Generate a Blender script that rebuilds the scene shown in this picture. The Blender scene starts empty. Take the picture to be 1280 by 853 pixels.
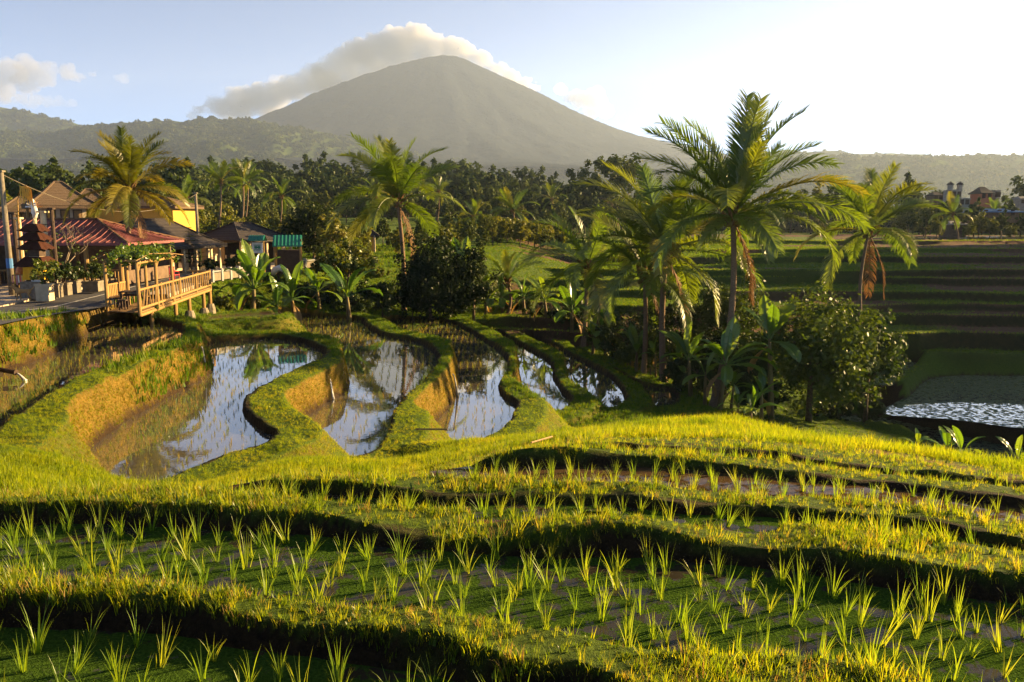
import bpy, bmesh, math, random
import numpy as np
from mathutils import Vector, Matrix, Euler
R = math.radians
S = bpy.context.scene
COL = S.collection
# ------------------------------------------------------------------ camera
PITCH = R(8.66)
FPX = 995.0
cam_d = bpy.data.cameras.new('camera')
cam = bpy.data.objects.new('camera', cam_d)
COL.objects.link(cam)
cam.location = (0, 0, 0)
cam.rotation_euler = (R(90) - PITCH, 0, 0)
cam_d.sensor_width = 36.0
cam_d.lens = 36.0 * FPX / 1280.0
cam_d.clip_start = 0.05
cam_d.clip_end = 30000
S.camera = cam
# ------------------------------------------------------------------ light
SUN_AZ, SUN_EL = R(68), R(16)          # azimuth to the right of straight ahead (+Y)
w = bpy.data.worlds.new('World'); S.world = w; w.use_nodes = True
wn, wl = w.node_tree.nodes, w.node_tree.links
bg = wn['Background']
sky = wn.new('ShaderNodeTexSky'); sky.sky_type = 'NISHITA'; sky.sun_disc = False
sky.sun_elevation = SUN_EL; sky.sun_rotation = SUN_AZ
sky.altitude = 1500; sky.air_density = 0.37; sky.dust_density = 0.15; sky.ozone_density = 0.1
wl.new(sky.outputs[0], bg.inputs[0]); bg.inputs[1].default_value = 0.05
sl = bpy.data.lights.new('sun', 'SUN'); sun = bpy.data.objects.new('sun', sl); COL.objects.link(sun)
sl.energy = 5.0; sl.angle = R(0.5); sl.color = (1.0, 0.69, 0.31)
sd = Vector((math.sin(SUN_AZ) * math.cos(SUN_EL), math.cos(SUN_AZ) * math.cos(SUN_EL), math.sin(SUN_EL)))
sun.rotation_euler = sd.to_track_quat('Z', 'Y').to_euler()
S.view_settings.view_transform = 'Standard'; S.view_settings.look = 'None'
S.view_settings.exposure = 2.65; S.view_settings.gamma = 1.0
S.cycles.max_bounces = 6; S.cycles.diffuse_bounces = 4; S.cycles.glossy_bounces = 3
S.cycles.transmission_bounces = 4; S.cycles.transparent_max_bounces = 6; S.cycles.volume_bounces = 0
S.cycles.use_denoising = True
S.cycles.caustics_reflective = False; S.cycles.caustics_refractive = False
S.cycles.sample_clamp_indirect = 6

# ------------------------------------------------------------------ helpers
CP, SP_ = math.cos(PITCH), math.sin(PITCH)
def ray(px, py):
    u = (px - 640.0) / FPX; v = -(py - 426.5) / FPX
    return (u, CP + v * SP_, -SP_ + v * CP)
def P(px, py, Y):
    d = ray(px, py); k = Y / d[1]
    return Vector((d[0] * k, Y, d[2] * k))
def G(px, py, z):
    d = ray(px, py); k = z / d[2]
    return Vector((d[0] * k, d[1] * k, z))

def nodes(name):
    m = bpy.data.materials.new(name); m.use_nodes = True
    nt = m.node_tree
    for n in list(nt.nodes): nt.nodes.remove(n)
    out = nt.nodes.new('ShaderNodeOutputMaterial')
    return m, nt, out
def N(nt, typ, **kw):
    n = nt.nodes.new(typ)
    for k, v in kw.items():
        if hasattr(n, k) and k not in n.inputs: setattr(n, k, v)
        else: n.inputs[k].default_value = v
    return n
def ramp(nt, src, stops):
    r = nt.nodes.new('ShaderNodeValToRGB')
    el = r.color_ramp.elements
    while len(el) < len(stops): el.new(0.5)
    for e, (p, c) in zip(el, stops):
        e.position = p; e.color = (c[0], c[1], c[2], 1)
    nt.links.new(src, r.inputs[0]); return r.outputs[0]
def mixc(nt, fac, a, b, mode='MIX'):
    m = nt.nodes.new('ShaderNodeMix'); m.data_type = 'RGBA'; m.blend_type = mode
    for sck, v in ((0, fac), (6, a), (7, b)):
        if isinstance(v, bpy.types.NodeSocket): nt.links.new(v, m.inputs[sck])
        elif sck == 0: m.inputs[0].default_value = v
        else: m.inputs[sck].default_value = (v[0], v[1], v[2], 1)
    return m.outputs[2]
def noise(nt, scale, detail=4, rough=0.55, coord='Object', vec=None):
    n = nt.nodes.new('ShaderNodeTexNoise'); n.inputs['Scale'].default_value = scale
    n.inputs['Detail'].default_value = detail; n.inputs['Roughness'].default_value = rough
    if vec is None:
        t = nt.nodes.new('ShaderNodeTexCoord'); vec = t.outputs[coord]
    nt.links.new(vec, n.inputs['Vector']); return n.outputs['Fac']
def bump(nt, h, strength=0.4, dist=0.05):
    b = nt.nodes.new('ShaderNodeBump'); b.inputs['Strength'].default_value = strength
    b.inputs['Distance'].default_value = dist
    nt.links.new(h, b.inputs['Height']); return b.outputs[0]
MATS = {}
def plain(name, c1, c2=None, scale=6, rough=0.7, spec=0.3, bmp=0.3, metal=0.0, coord='Object', stretch=None):
    """two-tone procedural surface"""
    if name in MATS: return MATS[name]
    m, nt, out = nodes(name)
    p = N(nt, 'ShaderNodeBsdfPrincipled'); p.inputs['Roughness'].default_value = rough
    p.inputs['Specular IOR Level'].default_value = spec; p.inputs['Metallic'].default_value = metal
    vec = None
    if stretch:
        t = N(nt, 'ShaderNodeTexCoord'); mp = N(nt, 'ShaderNodeMapping'); mp.inputs['Scale'].default_value = stretch
        nt.links.new(t.outputs[coord], mp.inputs[0]); vec = mp.outputs[0]
    f = noise(nt, scale, 5, 0.6, coord, vec)
    c2 = c2 or tuple(x * 0.6 for x in c1)
    nt.links.new(ramp(nt, f, [(0.32, c2), (0.68, c1)]), p.inputs['Base Color'])
    if bmp: nt.links.new(bump(nt, f, bmp, 0.03), p.inputs['Normal'])
    nt.links.new(p.outputs[0], out.inputs[0]); MATS[name] = m; return m
def leafmat(name, stops, trans=0.45, gloss=0.08, rough=0.45, scale=0.0, tint=(1.25, 1.15, 0.45), patch=0.0):
    """leaf: diffuse + translucent + a little gloss; colour varies per object/instance and by noise"""
    if name in MATS: return MATS[name]
    m, nt, out = nodes(name)
    oi = N(nt, 'ShaderNodeObjectInfo')
    src = oi.outputs['Random']
    if scale:
        f = noise(nt, scale, 2, 0.5)
        ad = N(nt, 'ShaderNodeMath', operation='MULTIPLY_ADD'); ad.inputs[1].default_value = 0.45; 
        nt.links.new(src, ad.inputs[0])
        mm = N(nt, 'ShaderNodeMath', operation='MULTIPLY_ADD'); mm.inputs[1].default_value = 1.5; mm.inputs[2].default_value = -0.5
        nt.links.new(f, mm.inputs[0]); nt.links.new(mm.outputs[0], ad.inputs[2]); src = ad.outputs[0]
    if patch:      # colour drifts over the ground in patches, with a little scatter from blade to blade
        gp = N(nt, 'ShaderNodeNewGeometry'); f = noise(nt, patch, 4, 0.6, vec=gp.outputs['Position'])
        m1 = N(nt, 'ShaderNodeMath', operation='MULTIPLY_ADD'); m1.inputs[1].default_value = 2.0; m1.inputs[2].default_value = -0.72; nt.links.new(f, m1.inputs[0])
        m2_ = N(nt, 'ShaderNodeMath', operation='MULTIPLY_ADD'); m2_.inputs[1].default_value = 0.42; nt.links.new(oi.outputs['Random'], m2_.inputs[0]); nt.links.new(m1.outputs[0], m2_.inputs[2]); src = m2_.outputs[0]
    c = ramp(nt, src, stops)
    d = N(nt, 'ShaderNodeBsdfDiffuse'); nt.links.new(c, d.inputs[0])
    t = N(nt, 'ShaderNodeBsdfTranslucent'); nt.links.new(mixc(nt, 1.0, c, tint, 'MULTIPLY'), t.inputs[0])
    mx = N(nt, 'ShaderNodeMixShader'); mx.inputs[0].default_value = trans
    nt.links.new(d.outputs[0], mx.inputs[1]); nt.links.new(t.outputs[0], mx.inputs[2])
    g = N(nt, 'ShaderNodeBsdfGlossy'); g.inputs['Roughness'].default_value = rough; g.inputs[0].default_value = (1, 1, 1, 1)
    m2 = N(nt, 'ShaderNodeMixShader'); m2.inputs[0].default_value = gloss * 0.35
    nt.links.new(mx.outputs[0], m2.inputs[1]); nt.links.new(g.outputs[0], m2.inputs[2])
    nt.links.new(m2.outputs[0], out.inputs[0]); MATS[name] = m; return m

class MB:
    """collects vertices and faces for one mesh"""
    def __init__(s): s.v = []; s.f = []
    def quad(s, a, b, c, d):
        i = len(s.v); s.v += [tuple(a), tuple(b), tuple(c), tuple(d)]; s.f.append((i, i + 1, i + 2, i + 3))
    def tri(s, a, b, c):
        i = len(s.v); s.v += [tuple(a), tuple(b), tuple(c)]; s.f.append((i, i + 1, i + 2))
    def box(s, c, size, rz=0.0, M=None):
        hx, hy, hz = size[0] / 2, size[1] / 2, size[2] / 2; i = len(s.v)
        M2 = Matrix.Translation(Vector(c)) @ (M if M is not None else Matrix.Rotation(rz, 4, 'Z'))
        for z in (-hz, hz):
            for x, y in ((-hx, -hy), (hx, -hy), (hx, hy), (-hx, hy)): s.v.append(tuple(M2 @ Vector((x, y, z))))
        s.f += [(i, i+3, i+2, i+1), (i+4, i+5, i+6, i+7), (i, i+1, i+5, i+4), (i+1, i+2, i+6, i+5), (i+2, i+3, i+7, i+6), (i+3, i, i+4, i+7)]
        return s
    def tube(s, pts, rad, n=8, cap=True):
        pts = [Vector(p) for p in pts]; rings = []
        if not hasattr(rad, '__len__'): rad = [rad] * len(pts)
        up = Vector((0.13, 0.31, 1)).normalized()
        for k, p in enumerate(pts):
            t = (pts[min(k + 1, len(pts) - 1)] - pts[max(k - 1, 0)]).normalized()
            if abs(t.dot(up)) > 0.95: a = t.cross(Vector((1, 0.07, 0))).normalized()
            else: a = t.cross(up).normalized()
            b = t.cross(a); i0 = len(s.v)
            for j in range(n):
                an = 2 * math.pi * j / n
                s.v.append(tuple(p + (a * math.cos(an) + b * math.sin(an)) * rad[k]))
            rings.append(i0)
        for k in range(len(rings) - 1):
            for j in range(n):
                j2 = (j + 1) % n
                s.f.append((rings[k] + j, rings[k] + j2, rings[k + 1] + j2, rings[k + 1] + j))
        if cap:
            s.f.append(tuple(rings[0] + j for j in reversed(range(n)))); s.f.append(tuple(rings[-1] + j for j in range(n)))
        return s
    def prism(s, poly, z0, z1):
        n = len(poly); i = len(s.v)
        s.v += [(p[0], p[1], z0) for p in poly] + [(p[0], p[1], z1) for p in poly]
        s.f.append(tuple(i + k for k in reversed(range(n)))); s.f.append(tuple(i + n + k for k in range(n)))
        for k in range(n):
            k2 = (k + 1) % n; s.f.append((i + k, i + k2, i + n + k2, i + n + k))
        return s
    def mesh(s, name, m=None, smooth=False):
        me = bpy.data.meshes.new(name); me.from_pydata(s.v, [], s.f); me.update()
        if m: me.materials.append(m)
        if smooth: me.polygons.foreach_set('use_smooth', [True] * len(me.polygons))
        return me
    def build(s, name, m, parent=None, smooth=False, loc=None):
        return link(name, s.mesh(name, m, smooth), parent, loc)
def link(name, me, parent=None, loc=None, rot=None, scale=None):
    o = bpy.data.objects.new(name, me); COL.objects.link(o)
    if parent is not None:
        o.parent = parent; KIDS.setdefault(parent.name, []).append(o)
    if loc is not None: o.location = loc
    if rot is not None: o.rotation_euler = rot
    if scale is not None: o.scale = (scale,) * 3 if not hasattr(scale, '__len__') else scale
    return o
def tag(o, label=None, cat=None, group=None, kind=None):
    if label: o['label'] = label
    if cat: o['category'] = cat
    if group: o['group'] = group
    if kind: o['kind'] = kind
    return o
def thing(name, loc, label, cat, group=None, rz=0.0, scale=1.0):
    o = bpy.data.objects.new(name, None); COL.objects.link(o); o.empty_display_size = 0.3
    o.location = loc; o.rotation_euler = (0, 0, rz); o.scale = (scale,) * 3
    return tag(o, label, cat, group)
def copy_tree(o, parent=None):
    c = o.copy(); COL.objects.link(c)
    if parent is not None:
        c.parent = parent; KIDS.setdefault(parent.name, []).append(c)
    for ch in list(KIDS.get(o.name, ())): copy_tree(ch, c)
    return c
KIDS = {}
def grid_mesh(name, V, nr, nc, m, smooth=True):
    """V: (nr*nc,3) array -> quad grid mesh, built fast"""
    me = bpy.data.meshes.new(name)
    idx = np.arange(nr * nc).reshape(nr, nc)
    q = np.stack([idx[:-1, :-1], idx[:-1, 1:], idx[1:, 1:], idx[1:, :-1]], -1).reshape(-1, 4)
    me.vertices.add(len(V)); me.vertices.foreach_set('co', V.astype(np.float32).ravel())
    me.loops.add(q.size); me.loops.foreach_set('vertex_index', q.ravel().astype(np.int32))
    me.polygons.add(len(q)); me.polygons.foreach_set('loop_start', np.arange(0, q.size, 4, dtype=np.int32))
    me.polygons.foreach_set('use_smooth', np.ones(len(q), dtype=bool))
    me.update(calc_edges=True); me.validate()
    if m: me.materials.append(m)
    return me
def fattr(me, name, arr):
    a = me.attributes.new(name, 'FLOAT', 'POINT'); a.data.foreach_set('value', np.asarray(arr, dtype=np.float32).ravel())
# ---- value noise
def _h(ix, iy, s):
    n = (ix.astype(np.int64) * 374761393 + iy.astype(np.int64) * 668265263 + s * 1442695041) & 0x7fffffff
    n = (n ^ (n >> 13)) * 1274126177 & 0x7fffffff
    return ((n ^ (n >> 16)) & 0xffff) / 65535.0
def vnoise(x, y, s=0):
    ix = np.floor(x); iy = np.floor(y); fx = x - ix; fy = y - iy
    fx = fx * fx * (3 - 2 * fx); fy = fy * fy * (3 - 2 * fy)
    a = _h(ix, iy, s); b = _h(ix + 1, iy, s); c = _h(ix, iy + 1, s); d = _h(ix + 1, iy + 1, s)
    return (a + (b - a) * fx) * (1 - fy) + (c + (d - c) * fx) * fy
def fbm(x, y, o=4, s=0):
    r = 0; a = 0.5; t = 0
    for k in range(o):
        r = r + a * (vnoise(x, y, s + k * 17) - 0.5) * 2; t += a; a *= 0.5; x = x * 2.03 + 5.1; y = y * 2.03 - 3.7
    return r / t
def smooth01(x): x = np.clip(x, 0, 1); return x * x * (3 - 2 * x)

# ---- scatter: one object whose points carry instances
def scatter(name, pts, rot, scl, idx, sources):
    coll = bpy.data.collections.new(name + '_source')
    for k, me in enumerate(sources):
        o = bpy.data.objects.new('s%02d_%s' % (k, name), me); coll.objects.link(o)
    me = bpy.data.meshes.new(name)
    me.vertices.add(len(pts)); me.vertices.foreach_set('co', np.asarray(pts, dtype=np.float32).ravel())
    a = me.attributes.new('rot', 'FLOAT_VECTOR', 'POINT'); a.data.foreach_set('vector', np.asarray(rot, dtype=np.float32).ravel())
    a = me.attributes.new('scl', 'FLOAT', 'POINT'); a.data.foreach_set('value', np.asarray(scl, dtype=np.float32).ravel())
    a = me.attributes.new('idx', 'INT', 'POINT'); a.data.foreach_set('value', np.asarray(idx, dtype=np.int32).ravel())
    o = link(name, me)
    g = bpy.data.node_groups.new(name, 'GeometryNodeTree')
    g.interface.new_socket('Geometry', in_out='INPUT', socket_type='NodeSocketGeometry')
    g.interface.new_socket('Geometry', in_out='OUTPUT', socket_type='NodeSocketGeometry')
    gi = g.nodes.new('NodeGroupInput'); go = g.nodes.new('NodeGroupOutput')
    ip = g.nodes.new('GeometryNodeInstanceOnPoints'); ci = g.nodes.new('GeometryNodeCollectionInfo')
    ci.inputs[0].default_value = coll; ci.inputs[1].default_value = True; ci.inputs[2].default_value = True
    ip.inputs['Pick Instance'].default_value = True
    def na(nm, t):
        n = g.nodes.new('GeometryNodeInputNamedAttribute'); n.data_type = t; n.inputs[0].default_value = nm
        return n.outputs['Attribute'] if n.outputs['Attribute'].enabled else [x for x in n.outputs if x.enabled][0]
    L = g.links.new
    L(gi.outputs[0], ip.inputs['Points']); L(ci.outputs[0], ip.inputs['Instance'])
    L(na('idx', 'INT'), ip.inputs['Instance Index']); L(na('rot', 'FLOAT_VECTOR'), ip.inputs['Rotation'])
    L(na('scl', 'FLOAT'), ip.inputs['Scale']); L(ip.outputs[0], go.inputs[0])
    md = o.modifiers.new('scatter', 'NODES'); md.node_group = g
    return o
rng = np.random.default_rng(7)
rnd = random.Random(11)
# ================================================================== TERRAIN
def spline(poly, step=0.35, closed=True):
    """Catmull-Rom smoothing of a plan polygon"""
    p = [np.array(q[:2], dtype=float) for q in poly]; n = len(p); out = []
    rngk = range(n) if closed else range(n - 1)
    for i in rngk:
        if closed: a, b, c, d = p[i - 1], p[i], p[(i + 1) % n], p[(i + 2) % n]
        else: a, b, c, d = p[max(i - 1, 0)], p[i], p[i + 1], p[min(i + 2, n - 1)]
        m = max(2, min(40, int(np.linalg.norm(c - b) / step)))
        l1 = min(1.0, np.linalg.norm(c - b) / (np.linalg.norm(b - a) + 1e-6)); l2 = min(1.0, np.linalg.norm(c - b) / (np.linalg.norm(d - c) + 1e-6))
        m1 = (c - a) * 0.5 * min(1, l1 * 1.3); m2 = (d - b) * 0.5 * min(1, l2 * 1.3)
        for k in range(m):
            t = k / m; t2 = t * t; t3 = t2 * t
            out.append((2*t3 - 3*t2 + 1) * b + (t3 - 2*t2 + t) * m1 + (-2*t3 + 3*t2) * c + (t3 - t2) * m2)
    if not closed: out.append(p[-1])
    return np.array(out)
def sdf(poly, X, Y, reach=6.0):
    """signed distance (negative inside), only exact within reach of the polygon"""
    lo = poly.min(0) - reach; hi = poly.max(0) + reach
    D = np.full(X.shape, 99.0)
    sel = (X > lo[0]) & (X < hi[0]) & (Y > lo[1]) & (Y < hi[1])
    if not sel.any(): return D
    x = X[sel]; y = Y[sel]; d2 = np.full(x.shape, 1e9); ins = np.zeros(x.shape, bool)
    n = len(poly)
    for i in range(n):
        a = poly[i]; b = poly[(i + 1) % n]; e = b - a; L2 = e @ e + 1e-12
        wx = x - a[0]; wy = y - a[1]
        t = np.clip((wx * e[0] + wy * e[1]) / L2, 0, 1)
        d2 = np.minimum(d2, (wx - e[0] * t) ** 2 + (wy - e[1] * t) ** 2)
        if a[1] != b[1]:
            c = ((a[1] > y) != (b[1] > y)) & (x < e[0] * (y - a[1]) / (b[1] - a[1]) + a[0]); ins ^= c
    d = np.sqrt(d2); D[sel] = np.where(ins, -d, d); return D
def pl(z, *pts): return [G(a, b, z) for a, b in pts]
# each paddy: water level, outline (traced at that level), bank height, inner slope, kind
ZL, Z1, Z2, Z3, Z4, Z5, Z6 = -4.9, -6.0, -6.9, -8.0, -8.9, -9.4, -9.8
PAD = {}
def paddy(key, z, pts, dk=0.25, k=3.5, kind='serp', reach=1.3): PAD[key] = dict(z=z, poly=spline(pl(z, *pts)), dk=dk, k=k, kind=kind, reach=reach)
paddy('A', -2.80, [(-200,770),(0,788),(168,796),(336,818),(430,829),(560,848),(640,866),(760,900),(700,1010),(-320,1010)], 0.3, 2.2, 'near')
paddy('B', -2.85, [(-180,642),(0,655),(100,655),(215,662),(330,670),(430,681),(557,688),(660,697),(763,698),(850,705),(997,721),(1143,746),(1280,758),(1420,775),(1440,960),(1290,960),(1160,890),(1033,862),(860,842),(763,826),(626,804),(430,782),(215,759),(0,743),(-200,735)], 0.3, 2.2, 'near')
paddy('C', -2.95, [(300,613),(430,623),(557,633),(660,633),(760,631),(850,643),(1033,656),(1180,669),(1280,691),(1420,715),(1420,746),(1280,711),(1180,687),(1033,674),(850,660),(760,648),(660,653),(557,653),(430,645),(300,628)], 0.25, 2.0, 'near')
paddy('C2', -2.92, [(600,655),(700,657),(800,662),(950,670),(950,680),(800,674),(700,670),(600,667)], 0.2, 2.0, 'near')
paddy('D', -3.10, [(545,592),(600,585),(700,583),(850,590),(1000,602),(1100,612),(1180,625),(1280,637),(1420,655),(1420,692),(1280,665),(1180,654),(1100,642),(1000,636),(850,626),(700,620),(600,614),(550,605)], 0.25, 2.0, 'near')
paddy('E', -3.30, [(690,569),(760,564),(850,566),(950,573),(1070,589),(1280,613),(1420,632),(1420,651),(1280,627),(1070,602),(950,588),(850,580),(760,577)], 0.2, 1.8, 'near')
paddy('L', ZL, [(0,466),(19,462),(63,444),(90,428),(117,414),(127,409),(150,404),(177,405),(200,407),(222,411),(229,418),(217,432),(167,454),(104,478),(63,498),(28,520),(0,543),(-60,588),(-190,600),(-200,540),(-60,490)])
paddy('S1', Z1, [(264,468),(222,491),(171,519),(133,545),(112,568),(111,585),(130,598),(165,612),(195,614),(253,590),(285,576),(320,565),(341,550),(325,538),(306,522),(304,505),(319,494),(344,480),(379,464),(404,450),(405,442),(382,431),(347,424),(316,425),(290,426),(262,430),(262,450),(267,460)])
paddy('S2', Z2, [(370,531),(404,507),(435,488),(436,474),(430,449),(425,437),(395,425),(347,416),(338,404),(350,399),(395,397),(445,400),(456,406),(465,414),(480,421),(522,429),(541,441),(546,460),(528,481),(505,503),(488,522),(485,544),(475,562),(458,575),(436,581),(412,574),(392,556),(374,540)])
paddy('S3', Z3, [(531,545),(550,522),(569,497),(573,466),(566,440),(548,428),(508,418),(484,411),(480,404),(500,401),(522,400),(553,402),(579,411),(604,426),(624,439),(633,452),(632,467),(623,483),(629,498),(644,509),(638,528),(619,547),(589,559),(570,562),(550,557)])
paddy('S4', Z4, [(648,499),(652,481),(649,464),(646,446),(632,432),(612,421),(600,412),(620,415),(642,428),(663,439),(683,451),(690,461),(692,476),(701,490),(712,503),(706,514),(692,520),(677,517),(660,507)])
paddy('S5', Z5, [(714,488),(711,475),(707,458),(697,445),(680,434),(665,425),(690,432),(714,446),(742,460),(765,475),(779,494),(779,506),(760,514),(748,512),(732,500)])
paddy('S6', Z6, [(716,437),(736,446),(759,460),(783,474),(809,484),(841,490),(842,509),(819,512),(806,498),(788,484),(762,467),(738,452),(715,441)], 0.2)
paddy('Q', -5.6, [(262,398),(300,394),(345,392),(345,399),(300,401),(262,404)], 0.15, 2.0, 'pond', 0.6)
paddy('R0', -12.6, [(1000,527),(1060,520),(1110,524),(1290,566),(1420,600),(1420,620),(1280,596),(1140,553),(1060,540)], 0.2, 1.2, 'shade')
paddy('R1', -11.3, [(1107,517),(1140,494),(1172,472),(1280,470),(1450,468),(1480,545),(1280,535),(1190,524)], 0.25, 2.0, 'shade')
paddy('R2', -10.6, [(1092,480),(1105,464),(1130,453),(1146,453),(1128,468),(1112,482)], 0.2, 2.0, 'shade')
PAD['T'] = dict(z=-3.74, poly=spline([(82, 150), (104, 153), (150, 158), (165, 192), (120, 186), (88, 172)], 2.0), dk=0.08, k=1.0, kind='shade', reach=0.6)
# plateau with the road and the village
PLAT = np.array([(-9, 9), (-14.5, 18), (-16.8, 25.9), (-17.2, 32.1), (-18.4, 35), (-19.4, 42), (-20.2, 48), (-19.7, 52), (-19, 57), (-16.6, 69), (-12, 78), (0, 95), (0, 240), (-260, 240), (-260, 9)], float)
def plat_z(y): return np.interp(y, [18, 25, 36, 42, 80, 110, 160, 240], [-3.0, -3.3, -3.95, -4.0, -4.0, -3.4, -2.0, 1.0])
# base sheet: control points (px, py, z)
DROP = 0.10
CTRL = [(0,735,-2.48),(215,750,-2.5),(430,778,-2.5),(640,802,-2.5),(850,835,-2.5),(1217,900,-2.5),(1400,990,-2.5),
 (0,632,-2.55),(200,640,-2.55),(430,655,-2.58),(640,670,-2.6),(770,655,-2.5),(850,685,-2.55),(1070,695,-2.55),(1280,730,-2.55),(1280,712,-2.6),(1400,750,-2.55),
 (100,620,-2.7),(300,605,-2.9),(420,597,-2.85),(640,613,-2.8),(850,630,-2.75),(1070,632,-2.8),(1180,650,-2.8),(1280,668,-2.8),(1400,690,-2.75),
 (600,578,-3.0),(850,579,-2.95),(1070,600,-3.0),(1280,628,-3.0),(1400,650,-2.9),(700,557,-3.35),(850,555,-3.25),(1070,577,-3.25),(1280,605,-3.2),(1400,620,-3.1),
 (850,537,-4.6),(640,562,-4.3),(740,546,-4.8),(560,592,-3.2),(300,613,-3.6),(50,600,-4.1),(60,573,-4.6),(0,583,-4.3),(-100,606,-3.7),(100,622,-4.0),(190,628,-3.7),(420,604,-3.5),
 (190,646,-5.1),(195,624,-6.3),(250,606,-6.2),(285,594,-6.2),(335,576,-6.2),(130,618,-6.2),(106,600,-6.0),(360,596,-5.4),(365,574,-5.9),(412,592,-7.2),(436,595,-7.2),(462,590,-7.2),(482,572,-6.9),(430,612,-5.2),(560,600,-5.4),(545,570,-8.2),(572,575,-8.3),(620,556,-8.3),(640,540,-8.2),
 (662,520,-9.1),(690,528,-9.2),(714,520,-9.1),(700,548,-7.4),(735,516,-9.4),(760,522,-9.7),(780,515,-9.0),(818,519,-9.2),(860,515,-9.2),(890,512,-9.6),
 (930,530,-5.2),(1000,546,-4.0),(1130,568,-3.6),(1280,593,-3.4),(1400,612,-3.2)]
cw = [G(a, b, z - (DROP if z > -2.7 else DROP * .8 if z > -2.91 else 0)) for a, b, z in CTRL]
cw = [(p.x, p.y, p.z) for p in cw]
cw += [(0,0.5,-1.9),(-4,1,-1.9),(4,1,-1.9),(-8,6,-2.2),(8,4,-2.3),(-14,9,-2.6),(12,5,-2.6),(-12,14,-3.6),
 (8.5,22,-8.0),(12,22,-8.8),(18,22,-8.6),(26,22,-8.5),(10,30,-10.2),(14,30,-11.2),(22,30,-12.0),(34,30,-12.2),(12,38,-10.4),(16,42,-11.2),(24,42,-12.2),(34,46,-12.4),(48,46,-12.2),
 (4,48,-10.4),(0,55,-9.0),(8,60,-10.6),(-6,62,-8.2),(-12,66,-7.0),(-12,56,-6.7),(-16,48,-6.2),(-17,42,-5.4),(-16.2,37,-5.2),(-14,40,-6.0),(-13,36,-6.0),
 (20,55,-11.4),(30,58,-11.2),(50,58,-11.2),(-15,74,-5.8),(-4,74,-8.0),(60,30,-10),(70,50,-8),(0,85,-7)]
CW = np.array(cw)
def rbf_fit(C, c=0.8, lam=0.02):
    n = len(C); d = np.sqrt(((C[:, None, :2] - C[None, :, :2]) ** 2).sum(-1) + c * c)
    A = np.zeros((n + 3, n + 3)); A[:n, :n] = -d + 0 * np.eye(n) - lam * np.eye(n) * -1 * -1
    A[:n, n] = 1; A[:n, n + 1:] = C[:, :2]; A[n, :n] = 1; A[n + 1:, :n] = C[:, :2].T
    b = np.zeros(n + 3); b[:n] = C[:, 2]
    return np.linalg.solve(A, b)
W_ = rbf_fit(CW)
def base_sheet(X, Y):
    h = W_[-3] + W_[-2] * X + W_[-1] * Y
    for i, c in enumerate(CW): h = h - W_[i] * np.sqrt((X - c[0]) ** 2 + (Y - c[1]) ** 2 + 0.64)
    return h
# hillside of terraces to the right: front edge distance and level of each step, from the lowest
STEP_Y = [58.0, 60.2, 64.5, 67.5, 73.0, 79.5, 87.0, 101.0, 119.0, 146.0]
STEP_Z = [-9.75, -8.65, -7.9, -7.4, -6.75, -6.1, -5.45, -4.75, -4.35, -3.85]
def step_edge(k, X):
    y0 = STEP_Y[k]; amp = 1.1 + 0.055 * y0
    left = smooth01((36 + 0.12 * y0 - X) / 5.0)
    return y0 + amp * fbm(X / 20.0 + k * 0.35, X * 0 + k, 3, 5 + k) + left * (2.5 * (vnoise(X * 0 + k * 3.7, X * 0, 3) - 0.3) * y0 / 80) + np.maximum(0, 18 - X) * 0.05
def hill_steps(X, Y):
    h = np.full(X.shape, -11.0)
    prev = -11.0
    for k, (y0, z0) in enumerate(zip(STEP_Y, STEP_Z)):
        amp = 1.1 + 0.055 * y0
        left = smooth01((36 + 0.12 * y0 - X) / 5.0)
        edge = y0 + amp * fbm(X / 20.0 + k * 0.35, X * 0 + k, 3, 5 + k) + left * (2.5 * (vnoise(X * 0 + k * 3.7, X * 0, 3) - 0.3) * y0 / 80) + np.maximum(0, 18 - X) * 0.05
        edge = step_edge(k, X); rw = 0.22 + 0.002 * y0
        t = np.clip((Y - edge) / rw + 1.0, 0, 1)
        h = h + (z0 - prev) * t
        lip = np.exp(-((Y - edge - 0.45) / 0.4) ** 2) * 0.16
        h = h + lip * (t > 0.99)
        prev = z0
    return h
NCc = 640
r_ = np.concatenate([np.geomspace(1.6, 14, 290, endpoint=False), np.geomspace(14, 52, 300, endpoint=False), np.geomspace(52, 165, 420, endpoint=False), np.geomspace(165, 235, 40)])
NR = len(r_)
a_ = np.radians(np.linspace(-50, 50, NCc))
RR, AA = np.meshgrid(r_, a_, indexing='ij')
TX = RR * np.sin(AA); TY = RR * np.cos(AA)
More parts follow.
